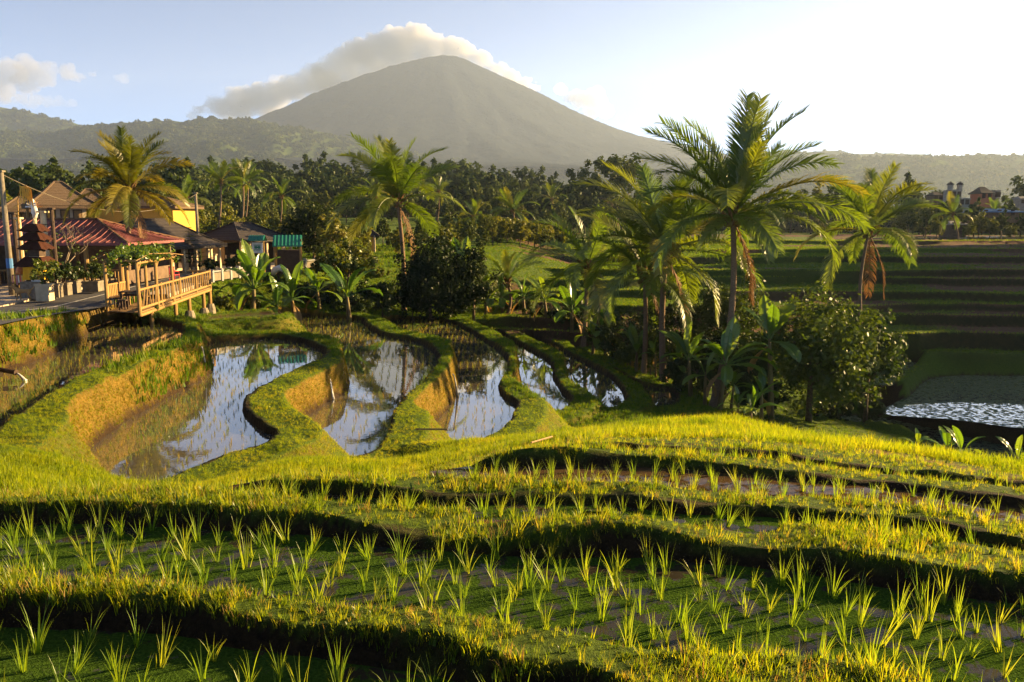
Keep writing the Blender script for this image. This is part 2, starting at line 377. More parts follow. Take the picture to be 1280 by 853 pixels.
def terrain_height(X, Y):
    B = base_sheet(X, Y)
    wst = smooth01((X + 6.0 + (Y - 60) * 0.02) / 7.0) * smooth01((Y - 54.0) / 3.5)
    H = hill_steps(X, Y)
    far = smooth01((Y - 75) / 12.0)
    B = B * (1 - wst) + H * wst
    B = np.where(Y > 80, B * (1 - far) + (np.where(X > -2, H, plat_z(Y) - 1.2 * smooth01((130 - Y) / 50))) * far, B)
    B = B + 0.05 * fbm(X / 0.7, Y / 0.7, 3, 3) + 0.12 * fbm(X / 3.1, Y / 3.1, 3, 31) * smooth01((Y - 8) / 8)
    # plateau
    dp = sdf(PLAT, X, Y, 12) ; dp = np.where((X < -24) & (Y > 28), np.minimum(dp, -1.0), dp)
    dpn = dp + 0.06 * fbm(X / 0.8, Y / 0.8, 3, 77)
    deckbank = smooth01((Y - 33.5) / 2.5)
    hp = plat_z(Y) - np.maximum(0, dpn) * (3.6 * (1 - deckbank) + (0.85 - 0.6 * smooth01((Y - 60) / 20)) * deckbank)
    hp = np.where(dp > 90, -99, hp)
    H = np.maximum(B, hp)
    sds = {}
    rough = 0.17 * fbm(X / 0.9, Y / 0.9, 4, 9)
    for k, p in PAD.items():
        d = sdf(p['poly'], X, Y, 5.0)
        sds[k] = d
        if p['kind'] in ('serp', 'pond', 'shade'):
            ht = p['z'] + p['dk'] + 0.11 * fbm(X / 1.1, Y / 1.1, 4, 21) - 1.1 * np.maximum(0, d - p['reach'])
            H = np.where(d < 5, np.maximum(H, ht), H)
    for k, p in PAD.items():
        d = sds[k]
        near = p['kind'] == 'near'
        dn = d + (rough * 0.8 if near else rough * (0.55 + 0.45 * smooth01(d)))
        if p['kind'] == 'serp':
            # dike flank: rounded shoulder, then a steep earth wall
            lim = p['z'] - 0.12 + np.where(dn < 0, dn * 0.4, 4.2 * dn)
        else: lim = p['z'] - 0.10 + np.where(dn < 0, dn * 0.3, p['k'] * dn)
        H = np.where(d < 5, np.minimum(H, np.maximum(lim, p['z'] - 0.25)), H)
    # a raised wall may not spill back into a lower paddy: handled by the carve above
    water = np.zeros(X.shape, bool)
    for k, p in PAD.items(): water |= (H < p['z'] - 0.0) & (sds[k] < 0.6)
    return H, sds, water, dp
TZ, SDS, WATER, DPL = terrain_height(TX, TY)
# ---- normals / slope
V = np.stack([TX, TY, TZ], -1)
du = np.gradient(V, axis=0); dv = np.gradient(V, axis=1)
NRM = np.cross(dv, du); NRM /= np.linalg.norm(NRM, axis=-1, keepdims=True) + 1e-9
NRM *= np.sign(NRM[..., 2:3] + 1e-9)
SLOPE = NRM[..., 2]
nearF = smooth01((15 - RR) / 6)
soil = smooth01((0.80 - SLOPE) / 0.3)
# the dark cut faces of the foreground banks carry wet soil, the flanks of the winding dikes dry red earth
dser = np.minimum.reduce([SDS[k] for k in ('L', 'S1', 'S2', 'S3', 'S4', 'S5', 'S6')])
mud = WATER.astype(float)
wet = np.zeros_like(TZ)
for k, p in PAD.items():
    wet = np.maximum(wet, smooth01((p['z'] + (0.38 if p['kind'] == 'serp' else 0.16) + 0.12 * fbm(TX / 0.6, TY / 0.6, 3, 61) - TZ) / (0.25 if p['kind'] == 'serp' else 0.14)) * (SDS[k] < 0.22))
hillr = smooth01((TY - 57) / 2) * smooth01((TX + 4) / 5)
valley = smooth01((TX - 14) / 3) * smooth01((TY - 26) / 4)
brown = hillr * (TY > 60) * smooth01((fbm(TX / 16, TY / 9, 3, 63) + 0.5 * smooth01((TX - 34 - (TY - 60) * 0.28) / 6) - 0.12) / 0.2)
path = np.zeros_like(TZ)
pth = spline([G(a, b, z) for a, b, z in ((930,531,-5.0),(1000,548,-3.95),(1080,562,-3.6),(1160,575,-3.4),(1280,598,-3.3),(1420,622,-3.1))], 0.3, False)
for q in pth[::2]: path = np.maximum(path, smooth01(1.3 - np.hypot(TX - q[0], (TY - q[1])) / 0.55))
path *= smooth01(0.6 + fbm(TX / 0.8, TY / 0.8, 3, 4))
# ---- ground material
def ground_mat():
    m, nt, out = nodes('terrace_ground'); L = nt.links.new
    p = N(nt, 'ShaderNodeBsdfPrincipled'); p.inputs['Roughness'].default_value = 0.95; p.inputs['Specular IOR Level'].default_value = 0.1
    def at(n): a = N(nt, 'ShaderNodeAttribute'); a.attribute_name = n; return a.outputs['Fac']
    n1 = noise(nt, 2.6, 9, 0.75); n2 = noise(nt, 14, 4, 0.6); n3 = noise(nt, 0.5, 3, 0.5)
    grass = ramp(nt, n2, [(0.3, (0.035, 0.062, 0.006)), (0.6, (0.075, 0.115, 0.010)), (0.8, (0.12, 0.14, 0.016))])
    moss = ramp(nt, n1, [(0.28, (0.07, 0.06, 0.010)), (0.45, (0.16, 0.095, 0.020)), (0.6, (0.245, 0.145, 0.028)), (0.78, (0.31, 0.19, 0.04))])
    streak = noise(nt, 30, 3, 0.6)
    moss = mixc(nt, ramp(nt, streak, [(0.4, (0, 0, 0)), (0.62, (0.8, 0.8, 0.8))]), moss, (0.12, 0.10, 0.012))
    wet_c = ramp(nt, n2, [(0.3, (0.018, 0.011, 0.006)), (0.75, (0.055, 0.034, 0.016))])
    brown_c = ramp(nt, n1, [(0.3, (0.06, 0.03, 0.018)), (0.7, (0.13, 0.07, 0.04))])
    path_c = ramp(nt, n2, [(0.3, (0.10, 0.055, 0.022)), (0.7, (0.22, 0.13, 0.055))])
    c = mixc(nt, at('soil'), grass, moss)
    c = mixc(nt, at('brown'), c, brown_c)
    c = mixc(nt, at('riser_shade'), c, ramp(nt, n1, [(0.35, (0.012, 0.014, 0.004)), (0.7, (0.035, 0.030, 0.010))]))  # backlit step faces: their shade is painted in as near-black soil
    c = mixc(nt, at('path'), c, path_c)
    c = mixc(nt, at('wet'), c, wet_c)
    c = mixc(nt, at('dirt'), c, (0.20, 0.14, 0.09))
    L(c, p.inputs['Base Color'])
    hb = noise(nt, 22, 5, 0.7)
    L(bump(nt, hb, 1.0, 0.10), p.inputs['Normal']); L(p.outputs[0], out.inputs[0])
    return m
GM = ground_mat()
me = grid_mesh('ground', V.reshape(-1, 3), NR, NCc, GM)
yard = smooth01(-DPL / 0.6) * smooth01((-18.5 - TX) / 1.5) * smooth01((75 - TY) / 10) * smooth01((TY - 20) / 3)
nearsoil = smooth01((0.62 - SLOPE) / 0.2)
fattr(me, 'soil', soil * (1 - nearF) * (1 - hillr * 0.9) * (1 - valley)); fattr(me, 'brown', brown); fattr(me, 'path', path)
fattr(me, 'wet', np.clip(np.maximum.reduce([wet, mud, nearF * nearsoil]), 0, 1)); fattr(me, 'dirt', yard); fattr(me, 'riser_shade', hillr * smooth01((0.86 - SLOPE) / 0.2) * (0.45 + 0.55 * smooth01((TX - 26 - (TY - 60) * 0.25) / 8)))
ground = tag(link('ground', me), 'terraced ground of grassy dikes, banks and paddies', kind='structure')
def ground_z(x, y):
    r = math.hypot(x, y); a = math.atan2(x, y)
    i = min(float(np.interp(r, r_, np.arange(NR))), NR - 1.001)
    j = np.clip((a - a_[0]) / (a_[-1] - a_[0]) * (NCc - 1), 0, NCc - 1.001)
    i0 = int(i); j0 = int(j); u = i - i0; v = j - j0
    return float((TZ[i0, j0] * (1-v) + TZ[i0, j0+1] * v) * (1-u) + (TZ[i0+1, j0] * (1-v) + TZ[i0+1, j0+1] * v) * u)
# ---- water
def water_mat(name, deep, refl=0.75, algae=0.0, rip=0.015, scl=3.0, gain=1.0, weed=((0.014, 0.032, 0.005), (0.05, 0.09, 0.012))):
    m, nt, out = nodes(name); L = nt.links.new
    d = N(nt, 'ShaderNodeBsdfDiffuse')
    nz = noise(nt, 1.7, 4, 0.6)
    L(ramp(nt, nz, [(0.3, tuple(x * 0.7 for x in deep)), (0.7, deep)]), d.inputs[0])
    g = N(nt, 'ShaderNodeBsdfGlossy'); g.inputs['Roughness'].default_value = 0.02; g.inputs[0].default_value = (0.95, 0.97, 1.0, 1)
    t = N(nt, 'ShaderNodeTexCoord'); mp = N(nt, 'ShaderNodeMapping'); mp.inputs['Scale'].default_value = (1, 0.6, 1)
    L(t.outputs['Object'], mp.inputs[0])
    h = noise(nt, scl, 3, 0.5, vec=mp.outputs[0]); bm = bump(nt, h, 0.25, rip)
    L(bm, g.inputs['Normal'])
    fr = N(nt, 'ShaderNodeFresnel'); fr.inputs[0].default_value = 1.33; L(bm, fr.inputs['Normal'])
    mm = N(nt, 'ShaderNodeMath', operation='POWER'); mm.inputs[1].default_value = 1.0 - refl * 0.55; L(fr.outputs[0], mm.inputs[0])
    mg = N(nt, 'ShaderNodeMath', operation='MULTIPLY'); mg.inputs[1].default_value = gain; L(mm.outputs[0], mg.inputs[0])
    mx = N(nt, 'ShaderNodeMixShader'); L(mg.outputs[0], mx.inputs[0]); L(d.outputs[0], mx.inputs[1]); L(g.outputs[0], mx.inputs[2])
    o = mx.outputs[0]
    if algae:
        a = N(nt, 'ShaderNodeBsdfDiffuse'); n2 = noise(nt, 40, 3, 0.7)
        L(ramp(nt, n2, [(0.3, weed[0]), (0.7, weed[1])]), a.inputs[0])
        L(bump(nt, n2, 0.8, 0.02), a.inputs['Normal'])
        n3 = noise(nt, 3.2, 7, 0.72)
        e = 0.62 - 0.3 * algae
        fac = ramp(nt, n3, [(e, (0, 0, 0)), (e + 0.035, (1, 1, 1))])
        m2 = N(nt, 'ShaderNodeMixShader'); L(fac, m2.inputs[0]); L(o, m2.inputs[1]); L(a.outputs[0], m2.inputs[2]); o = m2.outputs[0]
    L(o, out.inputs[0]); return m
WM_serp = water_mat('paddy_water', (0.10, 0.085, 0.065), 0.95, 0, 0.006)
WM_near = water_mat('weedy_water', (0.040, 0.030, 0.018), 0.1, 0.75, 0.02, 6, 0.7)
WM_nearB = water_mat('duckweed_water', (0.035, 0.030, 0.020), 0.1, 0.58, 0.02, 6, 0.5)
WM_mud = water_mat('muddy_water', (0.075, 0.048, 0.024), 0.05, 0.40, 0.03, 6, 0.55, ((0.035, 0.022, 0.010), (0.085, 0.052, 0.022)))
WM_shade = water_mat('still_water', (0.08, 0.085, 0.065), 0.95, 0.52, 0.002, 1.2, 1.0, ((0.04, 0.06, 0.03), (0.15, 0.17, 0.10)))
WM_top = water_mat('wind_ruffled_water', (0.12, 0.11, 0.08), 0.95, 0, 0.25, 3.0)
for k, p in PAD.items():
    poly = p['poly']; c = np.roll(poly, -1, 0) - np.roll(poly, 1, 0)
    ar = 0.5 * np.sum(poly[:, 0] * np.roll(poly[:, 1], -1) - np.roll(poly[:, 0], -1) * poly[:, 1])
    nn = np.stack([c[:, 1], -c[:, 0]], -1) * np.sign(ar); nn /= np.linalg.norm(nn, axis=1, keepdims=True) + 1e-9
    q = poly + nn * 0.12
    bm_ = bmesh.new(); vs = [bm_.verts.new((x, y, p['z'])) for x, y in q[::2]]
    f = bm_.faces.new(vs); bmesh.ops.triangulate(bm_, faces=[f]); bm_.normal_update()
    for f in bm_.faces:
        if f.normal.z < 0: f.normal_flip()
    mw = bpy.data.meshes.new('paddy_water'); bm_.to_mesh(mw); bm_.free()
    mw.materials.append({'A': WM_near, 'B': WM_nearB, 'C': WM_nearB, 'C2': WM_mud, 'D': WM_mud, 'E': WM_nearB, 'T': WM_top}.get(k, WM_shade if p['kind'] == 'shade' else WM_serp))
    tag(link('paddy_water', mw), kind='structure')
# ================================================================== FAR LAND, HILLS, MOUNTAIN
def far_mat(name, stops, scale=0.02, bscale=0.06, bd=6.0):
    m, nt, out = nodes(name); L = nt.links.new
    p = N(nt, 'ShaderNodeBsdfPrincipled'); p.inputs['Roughness'].default_value = 1.0; p.inputs['Specular IOR Level'].default_value = 0.0
    L(ramp(nt, noise(nt, scale, 6, 0.65), stops), p.inputs['Base Color'])
    L(bump(nt, noise(nt, bscale, 5, 0.7), 1.0, bd), p.inputs['Normal']); L(p.outputs[0], out.inputs[0]); return m
FM = far_mat('far_forest_floor', [(0.3, (0.02, 0.035, 0.008)), (0.55, (0.045, 0.065, 0.014)), (0.75, (0.08, 0.09, 0.022))], 0.03)
MM = far_mat('mountain_forest', [(0.3, (0.010, 0.014, 0.018)), (0.6, (0.018, 0.023, 0.026)), (0.8, (0.027, 0.031, 0.031))], 0.006, 0.03, 18)
def farpoint(px, Y): return (px - 640.0) / FPX * Y
def sil_h(py, Y):                       # height of a silhouette point seen at row py, at distance Y
    d = ray(640, py); return d[2] / d[1] * Y
# plain out to the far edge
nr, nc = 220, 260
r2 = np.exp(np.linspace(math.log(222), math.log(6400), nr)); a2 = np.radians(np.linspace(-52, 52, nc))
R2, A2 = np.meshgrid(r2, a2, indexing='ij'); X2 = R2 * np.sin(A2); Y2 = R2 * np.cos(A2)
def plain_z(X, Y):
    r = np.hypot(X, Y); left = smooth01((60 - X) / 120)
    z = -4.4 + left * (smooth01((r - 160) / 300) * 9) + smooth01((r - 500) / 2500) * 30
    z = z + fbm(X / 120, Y / 120, 4, 8) * 3.0 * smooth01((r - 230) / 120)
    return np.where(r < 232, np.minimum(z, -4.6), z)
Z2_ = plain_z(X2, Y2)
Z2_ = np.minimum(Z2_, np.hypot(X2, Y2) * 0.05)
tag(link('plain', grid_mesh('plain', np.stack([X2, Y2, Z2_], -1).reshape(-1, 3), nr, nc, FM)), kind='structure')
def ridge(name, prof, y0, front, back, m, seed, rough=1.0, nx=260, ny=70, x0=-700, x1=1900):
    pxs = np.linspace(x0, x1, nx); xs = (pxs - 640) / FPX * y0
    pr = np.array(prof, float)
    top = np.array([sil_h(py, y0) for py in pr[:, 1]])
    hz = np.interp(pxs, pr[:, 0], top)
    k = np.array([0.25, 0.5, 0.25])
    for _ in range(2): hz[1:-1] = np.convolve(hz, k, 'valid')
    hz = hz + rough * 0.012 * y0 * 0.35 * fbm(xs / (0.02 * y0), xs * 0, 4, seed)
    ys = np.concatenate([np.linspace(-front, 0, ny - 14), np.linspace(back / 14, back, 14)])
    XX, YY = np.meshgrid(xs, ys + y0, indexing='xy')
    t = np.where(YY < y0, (YY - (y0 - front)) / front, 1 - (YY - y0) / back)
    g = np.clip(t, 0, 1); g = g ** 1.25
    spur = fbm(XX / (0.07 * y0), YY / (0.16 * y0), 4, seed + 3)
    Z = -14 + (hz[None, :] + 14) * g + spur * np.abs(hz[None, :] + 14) * 0.30 * (g * (1 - g)) * 3 * rough
    XX = XX * (YY / y0) ** 0.8
    V3 = np.stack([XX, YY, Z], -1)
    return tag(link(name, grid_mesh(name, V3.reshape(-1, 3), ny, nx, m)), kind='structure'), V3
hillA, VA = ridge('hill', [(-700,150),(-300,150),(0,166),(60,166),(140,157),(200,151),(260,150),(330,150),(400,164),(460,182),(540,196),(640,207),(760,214),(900,222),(1000,240),(1900,262)], 3300, 1700, 700, FM, 41, nx=380, ny=90)
hillB, VB = ridge('hill', [(-700,60),(-300,110),(-100,126),(0,132),(40,138),(90,150),(140,162),(220,172),(400,190),(1900,240)], 4250, 900, 450, FM, 52, nx=200, ny=50)
hillC, VC = ridge('hill', [(-700,262),(600,262),(800,232),(850,216),(900,206),(960,199),(1010,197),(1060,196),(1150,194),(1280,195),(1500,188),(1900,170)], 2500, 1100, 500, FM, 63, nx=320)
hillD, VD = ridge('hill', [(-700,262),(700,240),(850,205),(920,196),(960,190),(1000,189),(1060,191),(1110,193),(1200,200),(1900,215)], 3600, 600, 400, FM, 71, nx=200, ny=40)
# volcano
MY = 4800.0
ML = np.array([(-900,205),(-100,190),(100,182),(200,172),(280,160),(330,149),(372,131),(400,118),(450,99),(500,81),(524,75),(545,71),(556,69)], float)
MRt = np.array([(556,69),(572,70),(590,77),(620,92),(650,106),(680,120),(710,136),(740,150),(770,162),(800,172),(850,182),(920,198),(1000,210),(1600,235)], float)
xc = farpoint(556, MY)
lr = np.array([(556 - p[0]) / FPX * MY for p in ML[::-1]]); lz = np.array([sil_h(p[1], MY) for p in ML[::-1]])
rr = np.array([(p[0] - 556) / FPX * MY for p in MRt]); rz = np.array([sil_h(p[1], MY) for p in MRt])
nx, ny = 420, 190
xs = np.linspace(-3600, 3200, nx); ys = np.concatenate([np.linspace(2500, MY, 140), np.linspace(MY + 25, 6300, 50)])
XM, YM = np.meshgrid(xs, ys, indexing='xy'); dx = np.where(YM < MY, XM * MY / YM, XM) - xc; dy = YM - MY; rad = np.hypot(dx, np.where(dy < 0, dy * 1.35, dy))
t = 0.5 + 0.5 * dx / (rad + 1e-6); t = smooth01(t)
ZM = np.interp(rad, lr, lz) * (1 - t) + np.interp(rad, rr, rz) * t
ZM = np.where(dy < 0, np.minimum(ZM * (YM / MY), ZM), ZM)
ang = np.arctan2(dy, dx)
gul = fbm(ang * 7 + fbm(XM / 500, YM / 500, 3, 7) * 0.7, rad / 900, 4, 91)
inner = smooth01((rad - 60) / 500) * smooth01((ZM - 40) / 300)
ZM = ZM + (gul - 0.2) * 34 * inner * (1 - 0.75 * np.exp(-(dy / 260) ** 2)) + fbm(XM / 45, YM / 45, 4, 15) * 9 * smooth01((ZM - 60) / 200)
tag(link('mountain', grid_mesh('mountain', np.stack([XM, YM, ZM], -1).reshape(-1, 3), ny, nx, MM)), kind='structure')
# ---- clouds: closed lumpy hulls filled with even white vapour, standing behind the mountain
def cloud(name, puffs, Y, label, dens, seed, vox=17):
    bm = bmesh.new(); rg = random.Random(seed)
    for (px, py, pr) in puffs:
        c = P(px, py, Y + rg.uniform(-60, 60)); rad = pr / FPX * Y
        ret = bmesh.ops.create_icosphere(bm, subdivisions=2, radius=rad)
        for v in ret['verts']: v.co = Vector((v.co.x * 1.15, v.co.y * 1.3, v.co.z * 0.9)) + c
        for k in range(6):
            an = rg.uniform(0, 6.28); el = rg.uniform(-0.3, 1.1); q = rad * rg.uniform(0.3, 0.55)
            cc = c + Vector((math.cos(an) * math.cos(el), math.sin(an) * math.cos(el), math.sin(el))) * rad * 0.8
            r3 = bmesh.ops.create_icosphere(bm, subdivisions=2, radius=q)
            for v in r3['verts']: v.co = v.co + cc
    me = bpy.data.meshes.new(name); bm.to_mesh(me); bm.free()
    o = link(name, me); md = o.modifiers.new('r', 'REMESH'); md.mode = 'VOXEL'; md.voxel_size = vox
    tx = bpy.data.textures.new(name, 'CLOUDS'); tx.noise_scale = 90; tx.noise_depth = 4
    d = o.modifiers.new('d', 'DISPLACE'); d.texture = tx; d.strength = 75; d.mid_level = 0.55; d.texture_coords = 'GLOBAL'
    tx2 = bpy.data.textures.new(name + 'b', 'CLOUDS'); tx2.noise_scale = 300; tx2.noise_depth = 2
    tx3 = bpy.data.textures.new(name + 'c', 'CLOUDS'); tx3.noise_scale = 45; tx3.noise_depth = 3
    d3 = o.modifiers.new('d3', 'DISPLACE'); d3.texture = tx3; d3.strength = 34; d3.mid_level = 0.5; d3.texture_coords = 'GLOBAL'
    d2 = o.modifiers.new('d2', 'DISPLACE'); d2.texture = tx2; d2.strength = 120; d2.mid_level = 0.5; d2.texture_coords = 'GLOBAL'
    m, nt, out = nodes('cloud_vapour_%d' % seed)
    v = N(nt, 'ShaderNodeVolumePrincipled'); v.inputs['Color'].default_value = (1, 1, 1, 1)
    v.inputs['Density'].default_value = dens; v.inputs['Anisotropy'].default_value = 0.55
    nt.links.new(v.outputs[0], out.inputs['Volume'])
    me.materials.append(m)
    return tag(o, label, 'cloud')
CY = 7000
cloud('cloud', [(500,72,18),(470,86,19),(530,72,15),(445,100,18),(420,114,17),(500,52,17),(522,48,17),(478,58,19),(455,70,20),(540,58,15),(432,80,19),(410,94,17),(562,62,13),(583,68,12),(604,76,12),(622,86,11),(640,96,11),(656,104,10),(670,110,8)], CY, 'large grey cap cloud with a bright rim wrapped round the volcano summit', 0.011, 3)
cloud('cloud', [(390,104,20),(368,114,19),(345,122,18),(320,124,18),(296,128,18),(268,130,13),(250,138,10),(410,108,16),(280,138,14),(425,118,14),(335,138,16),(305,142,14),(240,146,8)], CY + 80, 'grey cloud bank low behind the left shoulder of the volcano', 0.010, 4)
cloud('cloud', [(726,126,12),(744,126,13),(756,138,10),(712,124,9),(700,110,7),(738,140,9)], CY + 150, 'small glowing cloud beside the right slope of the volcano', 0.007, 5)
cloud('cloud', [(60,84,9),(40,86,13),(12,90,17),(-10,95,20),(0,112,17),(30,104,14),(86,92,10),(100,97,7),(118,95,6),(-30,105,20),(55,98,12)], CY, 'pale pink cloud drifting at the left edge of the sky', 0.005, 6)
cloud('cloud', [(30,124,10),(60,128,9),(5,124,10),(90,130,6),(75,129,8),(45,126,8),(18,124,8)], CY + 200, 'thin grey cloud streak below the pink cloud', 0.0025, 7)
cloud('cloud', [(1180,192,9),(1210,190,8),(1165,194,6),(1240,193,7),(1270,190,8),(1145,196,6),(1225,192,8),(1255,192,8),(1195,191,8),(1155,195,7),(1172,193,8)], CY + 300, 'faint bank of glowing cloud over the right ridge', 0.0012, 8, 30)
cloud('cloud', [(345,102,5),(352,98,4)], CY + 100, 'tiny pink cloud puff above the grey cloud bank', 0.003, 9, 12)
cloud('cloud', [(148,97,5),(155,98,4)], CY + 100, 'tiny pale cloud puff alone in the blue left sky', 0.002, 10, 12)
# ---- haze
hz = MB(); hz.box((0, 3200, 540), (9600, 6600, 1140))
m, nt, out = nodes('haze_air')
v = N(nt, 'ShaderNodeVolumePrincipled'); v.inputs['Color'].default_value = (0.57, 0.725, 1.0, 1)
v.inputs['Density'].default_value = 0.000085; v.inputs['Anisotropy'].default_value = 0.34
nt.links.new(v.outputs[0], out.inputs['Volume'])
tag(hz.build('haze', m), kind='stuff')
# ================================================================== VEGETATION
G_STOPS = [(0.0, (0.07, 0.125, 0.006)), (0.35, (0.165, 0.225, 0.008)), (0.7, (0.245, 0.27, 0.012)), (0.95, (0.30, 0.28, 0.02)), (1.0, (0.28, 0.20, 0.04))]
GRASS2 = leafmat('dike_grass', G_STOPS, 0.6, 0.02, 0.5, tint=(1.45, 1.35, 0.4), patch=0.7)
GRASS = leafmat('grass_blade', G_STOPS, 0.62, 0.03, 0.5, tint=(1.45, 1.35, 0.4))
LUSH = leafmat('lush_grass', [(0, (0.045, 0.10, 0.006)), (0.6, (0.09, 0.155, 0.010)), (1, (0.15, 0.17, 0.015))], 0.5, 0.02, 0.5, tint=(1.4, 1.3, 0.5))
WALLG = leafmat('wall_grass', [(0, (0.13, 0.13, 0.014)), (0.5, (0.22, 0.15, 0.02)), (1, (0.11, 0.14, 0.013))], 0.4, 0.0, 0.5, tint=(1.3, 1.1, 0.5))
RICE = leafmat('rice_blade', [(0.0, (0.13, 0.235, 0.016)), (0.6, (0.19, 0.28, 0.02)), (1.0, (0.25, 0.30, 0.03))], 0.55, 0.05, 0.4, tint=(1.5, 1.3, 0.5))
RICEF = leafmat('far_rice', [(0.0, (0.10, 0.16, 0.015)), (0.6, (0.17, 0.19, 0.018)), (1.0, (0.25, 0.20, 0.03))], 0.5, 0.03, 0.5, tint=(1.5, 1.2, 0.5))
STRAW = leafmat('dry_straw', [(0, (0.26, 0.16, 0.05)), (1, (0.36, 0.24, 0.08))], 0.4, 0.02, 0.5)
WEED = leafmat('broad_weed', [(0, (0.05, 0.10, 0.012)), (1, (0.10, 0.15, 0.02))], 0.4, 0.06, 0.4)
def tuft(seed, n, h, spread, width, lean, mat, segs=3, hvar=0.5):
    rg = random.Random(seed); mb = MB()
    for i in range(n):
        an = rg.uniform(0, 6.283); d = rg.uniform(0, spread); bx, by = math.cos(an) * d, math.sin(an) * d
        az = an + rg.uniform(-0.9, 0.9) if rg.random() < 0.75 else rg.uniform(0, 6.283)
        L = h * rg.uniform(1 - hvar, 1.0); ln = lean * rg.uniform(0.15, 1.0); wd = width * rg.uniform(0.7, 1.1)
        sx, sy = -math.sin(az), math.cos(az); pts = []
        x, y, z, th = bx, by, -0.02, rg.uniform(0.02, 0.25)
        for k in range(segs + 1):
            pts.append((x, y, z)); st = L / segs; x += math.cos(az) * math.sin(th) * st; y += math.sin(az) * math.sin(th) * st; z += math.cos(th) * st
            th += ln / segs * (0.6 + 0.8 * k / segs)
        for k in range(segs):
            w0 = wd * (1 - (k / segs) ** 1.6) * 0.5; w1 = wd * (1 - ((k + 1) / segs) ** 1.6) * 0.5
            a, b = pts[k], pts[k + 1]
            A = (a[0] - sx * w0, a[1] - sy * w0, a[2]); B = (a[0] + sx * w0, a[1] + sy * w0, a[2])
            if k == segs - 1: mb.tri(A, B, b)
            else: mb.quad(A, B, (b[0] + sx * w1, b[1] + sy * w1, b[2]), (b[0] - sx * w1, b[1] - sy * w1, b[2]))
    return mb.mesh('tuft', mat, True)
# cell area and sampling weights on the terrain grid
cellA = np.zeros_like(TZ); cellA[:-1, :-1] = np.linalg.norm(du[:-1, :-1], axis=-1) * np.linalg.norm(dv[:-1, :-1], axis=-1)
def sample_cells(dens):
    """dens: tufts per square metre on the grid -> points, normals, cell indices"""
    lam = dens * cellA; lam[-1] = 0; lam[:, -1] = 0
    n = rng.poisson(np.clip(lam, 0, 60)); ii = np.repeat(np.arange(lam.size), n.ravel())
    i, j = np.unravel_index(ii, lam.shape); u = rng.random(len(i))[:, None]; v = rng.random(len(i))[:, None]
    p = (V[i, j] * (1 - u) + V[i + 1, j] * u) * (1 - v) + (V[i, j + 1] * (1 - u) + V[i + 1, j + 1] * u) * v
    return p, NRM[i, j], i, j
inview = (np.abs(AA) < R(40))
land = (~WATER) & (wet < 0.55)
dryw = smooth01((SLOPE - 0.5) / 0.25)
roadmask = smooth01((-18.0 - TX) / 1.0) * (DPL < -0.3) * (TY > 20) * (TY < 76)
nograss = np.maximum.reduce([roadmask, path * 0.85, brown * 0.9])
patch = 0.25 + 0.75 * smooth01(fbm(TX / 0.5, TY / 0.5, 3, 101) * 1.5 + 0.5)
# zone 1: foreground banks
d1 = land * inview * (RR < 13) * dryw * (1 - nograss) * patch * np.interp(RR, [3, 6, 9, 13], [640, 560, 400, 280])
d1e = land * inview * (RR < 13) * (1 - dryw) * smooth01((TZ + 3.15 + 0.02 * RR) / 0.3) * 420
p1, n1_, i1, j1 = sample_cells(d1 + d1e)
def put(name, p, nrm, sources, smin, smax, tilt, label, follow=0.5):
    n = len(p)
    rot = np.zeros((n, 3)); rot[:, 2] = rng.random(n) * 6.283
    rot[:, 0] = rng.normal(0, tilt, n) - 0; rot[:, 1] = rng.normal(0, tilt, n)
    o = scatter(name, p, rot, rng.uniform(smin, smax, n) if np.isscalar(smin) else smin, rng.integers(0, len(sources), n), sources)
    return tag(o, label, kind='stuff')
near_src = [tuft(200 + k, 9, 0.09, 0.045, 0.0065, 1.6, GRASS) for k in range(9)] + [tuft(230 + k, 6, 0.13, 0.05, 0.006, 2.2, STRAW, 3) for k in range(1)] + [tuft(236, 6, 0.08, 0.05, 0.022, 1.7, WEED, 3)] + [tuft(220 + k, 7, 0.17, 0.03, 0.0065, 1.3, GRASS) for k in range(2)]
patchs = 0.75 + 0.6 * smooth01(fbm(p1[:, 0] / 0.6, p1[:, 1] / 0.6, 3, 55) + 0.45)
put('grass', p1, n1_, near_src, np.clip(patchs * rng.uniform(0.6, 1.25, len(p1)), 0.4, 1.6), 0, 0.15, 'yellow green grass on the foreground banks')
# coarser tussocks standing proud of the turf here and there
d1t = land * inview * (RR < 26) * (RR > 3) * dryw * (1 - nograss) * smooth01(fbm(TX / 1.1, TY / 1.1, 3, 211) * 2.2 - 0.35) * np.interp(RR, [3, 12, 26], [60, 45, 22]) * (dser > 0.3)
pt, nt_, it, jt = sample_cells(d1t)
put('grass', pt, nt_, [tuft(330 + k, 14, 0.24, 0.06, 0.009, 1.9, GRASS, 3, 0.6) for k in range(4)] + [tuft(336, 7, 0.15, 0.07, 0.03, 1.9, WEED, 3)], 0.6, 1.25, 0.2, 'coarse tussocks and weeds on the banks')
# zone 2: sloping bank and the winding dikes
d2 = land * inview * (RR >= 13) * (RR < 34) * (1 - nograss) * np.interp(RR, [13, 22, 34], [210, 130, 75]) * (0.25 + 0.75 * dryw) * (dser > 0) * (TX < 30)
p2, n2_, i2, j2 = sample_cells(d2)
mid_src = [tuft(240 + k, 14, 0.15, 0.10, 0.011, 1.6, GRASS2, 2) for k in range(5)] + [tuft(248, 10, 0.26, 0.08, 0.012, 1.8, GRASS2, 3)]
bank = smooth01((dser[i2, j2] - 1.3) / 1.5)
put('grass', p2, n2_, mid_src, rng.uniform(0.55, 1.05, len(p2)) * (0.6 + 0.65 * bank), 0, 0.2, 'tufted grass on the sloping bank')
d3 = land * inview * (RR >= 34) * (RR < 75) * (TX < 12 + 0.0 * TY) * (1 - nograss) * 30 * dryw
p3, n3_, i3, j3 = sample_cells(d3)
